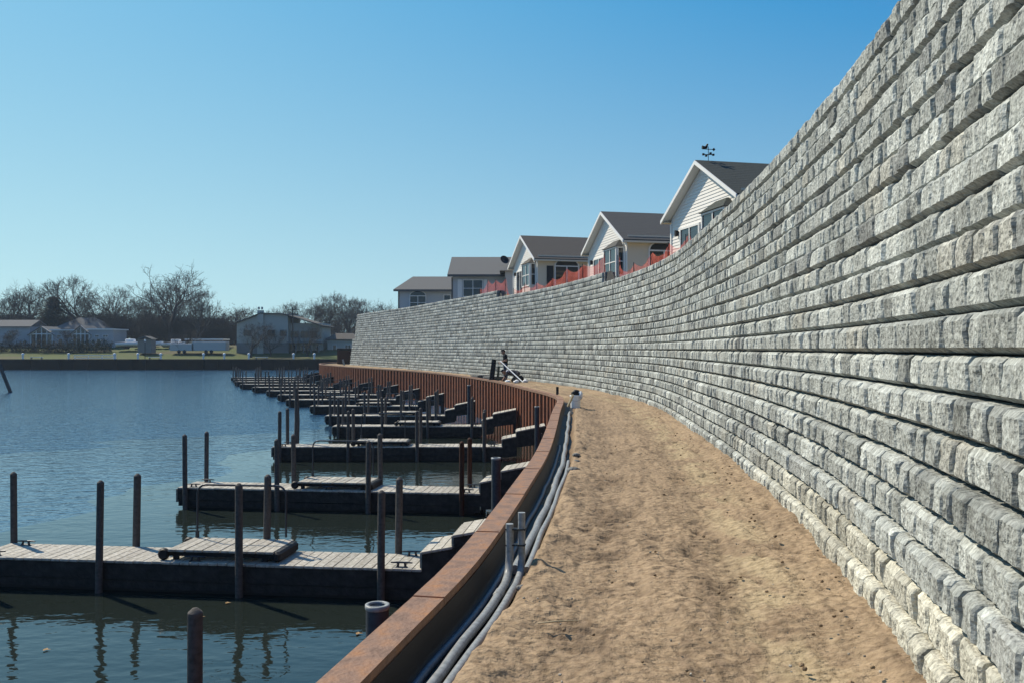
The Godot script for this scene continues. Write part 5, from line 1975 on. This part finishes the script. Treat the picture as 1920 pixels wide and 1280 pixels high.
func build_people() -> void:
	var shirt := Color(0.014, 0.014, 0.017)
	var jeans := Color(0.045, 0.065, 0.11)
	var boot := Color(0.03, 0.022, 0.018)
	var hair := Color(0.018, 0.014, 0.012)
	# standing, in profile to the left, head bowed over his hands
	var b := MB.new()
	var hip := Vector3(0.02, 0.88, 0)
	var neck := Vector3(-0.02, 1.36, 0)
	var bones := [
		[hip, 0.135, hip + Vector3(0.01, 0.18, 0), 0.125, shirt], [hip + Vector3(0.01, 0.18, 0.03), 0.12, neck + Vector3(0.03, -0.08, 0.05), 0.115, shirt], [hip + Vector3(0.01, 0.18, -0.03), 0.12, neck + Vector3(0.03, -0.08, -0.05), 0.115, shirt],
		[neck + Vector3(0.02, -0.05, -0.17), 0.062, neck + Vector3(0.02, -0.05, 0.17), 0.062, shirt],
		[neck + Vector3(0.0, -0.03, 0), 0.055, neck + Vector3(-0.045, 0.07, 0), 0.052, SKIN],
		[hip + Vector3(0, -0.02, -0.07), 0.112, hip + Vector3(0, -0.05, 0.07), 0.112, jeans],
	]
	for s in [-1.0, 1.0]:
		var kx := Vector3(-0.015 * s, 0.46, 0.09 * s)
		bones.append([hip + Vector3(0, -0.06, 0.085 * s), 0.092, kx, 0.062, jeans])
		bones.append([kx, 0.062, Vector3(0.03 - 0.05 * s, 0.09, 0.10 * s), 0.046, jeans])
		bones.append([Vector3(0.03 - 0.05 * s, 0.06, 0.10 * s), 0.05, Vector3(-0.12 - 0.05 * s, 0.04, 0.11 * s), 0.042, boot])
		var sh := neck + Vector3(0.02, -0.06, 0.185 * s)
		var el := Vector3(0.06, 1.06, 0.235 * s)
		var wr := Vector3(-0.20, 0.99 if s > 0 else 0.93, 0.12 * s)
		bones.append([sh, 0.058, el.lerp(sh, 0.35), 0.05, shirt])
		bones.append([el.lerp(sh, 0.35), 0.045, el, 0.042, SKIN])
		bones.append([el, 0.040, wr, 0.028, SKIN])
	flesh(b, bones, 0.02, 0.03)
	head(b, Vector3(-0.09, 1.475, 0), Vector3(-0.80, -0.6, 0).normalized(), Vector3(-0.6, 0.80, 0).normalized(), hair)
	hand(b, Vector3(-0.20, 0.99, 0.12), Vector3(-0.85, 0.1, -0.4).normalized(), Vector3(0.1, -0.9, -0.3).normalized(), 0.9)
	hand(b, Vector3(-0.20, 0.93, -0.12), Vector3(-0.8, -0.3, 0.4).normalized(), Vector3(-0.3, 0.9, 0.1).normalized(), 0.9)
	var p := obj("person", b, M.paint, null, Vector3(-0.36, 0.0, -44.35))
	tag(p, "person in dark shirt and jeans standing with bowed head by the wall", "person")
	# kneeling on hands and knees over the cap, back to the right
	var k := MB.new()
	var grey := Color(0.055, 0.05, 0.055)
	var pale := Color(0.42, 0.43, 0.48)
	var hp := Vector3(0.32, 0.42, 0)
	var nk := Vector3(-0.22, 0.50, 0)
	var kb := [
		[hp, 0.14, Vector3(0.05, 0.47, 0), 0.135, grey], [Vector3(0.05, 0.47, 0.03), 0.13, nk + Vector3(0.08, -0.02, 0.05), 0.11, grey], [Vector3(0.05, 0.47, -0.03), 0.13, nk + Vector3(0.08, -0.02, -0.05), 0.11, grey],
		[nk + Vector3(0.04, 0.03, -0.16), 0.065, nk + Vector3(0.04, 0.03, 0.16), 0.065, pale], [nk, 0.056, nk + Vector3(-0.08, 0.01, 0), 0.05, SKIN],
	]
	for s in [-1.0, 1.0]:
		kb.append([hp + Vector3(0.02, -0.02, 0.09 * s), 0.105, Vector3(0.12 + 0.05 * s, 0.08, 0.13 * s), 0.07, Color(0.06, 0.05, 0.045)])
		kb.append([Vector3(0.12 + 0.05 * s, 0.075, 0.13 * s), 0.066, Vector3(0.52 + 0.05 * s, 0.07, 0.12 * s), 0.048, Color(0.06, 0.05, 0.045)])
		kb.append([Vector3(0.52 + 0.05 * s, 0.07, 0.12 * s), 0.05, Vector3(0.62 + 0.05 * s, 0.05, 0.12 * s), 0.04, boot])
		var el := Vector3(-0.26 + 0.05 * s, 0.24, 0.22 * s)
		kb.append([nk + Vector3(0.04, 0.0, 0.18 * s), 0.056, el, 0.044, grey])
		kb.append([el, 0.040, Vector3(-0.38 + 0.06 * s, 0.07, 0.13 * s), 0.029, SKIN])
	flesh(k, kb, 0.02, 0.03)
	head(k, Vector3(-0.37, 0.50, 0.0), Vector3(-0.5, -0.86, 0.1).normalized(), Vector3(-0.86, 0.5, 0).normalized(), hair)
	for s in [-1.0, 1.0]:
		hand(k, Vector3(-0.38 + 0.06 * s, 0.065, 0.13 * s), Vector3(-0.85, -0.45, -0.1 * s).normalized(), Vector3(0, -1, 0), 0.35)
	var p2 := obj("person", k, M.paint, null, Vector3(-0.05, 0.0, -43.62))
	tag(p2, "person in grey kneeling on hands and knees beside the rusty cap", "person")
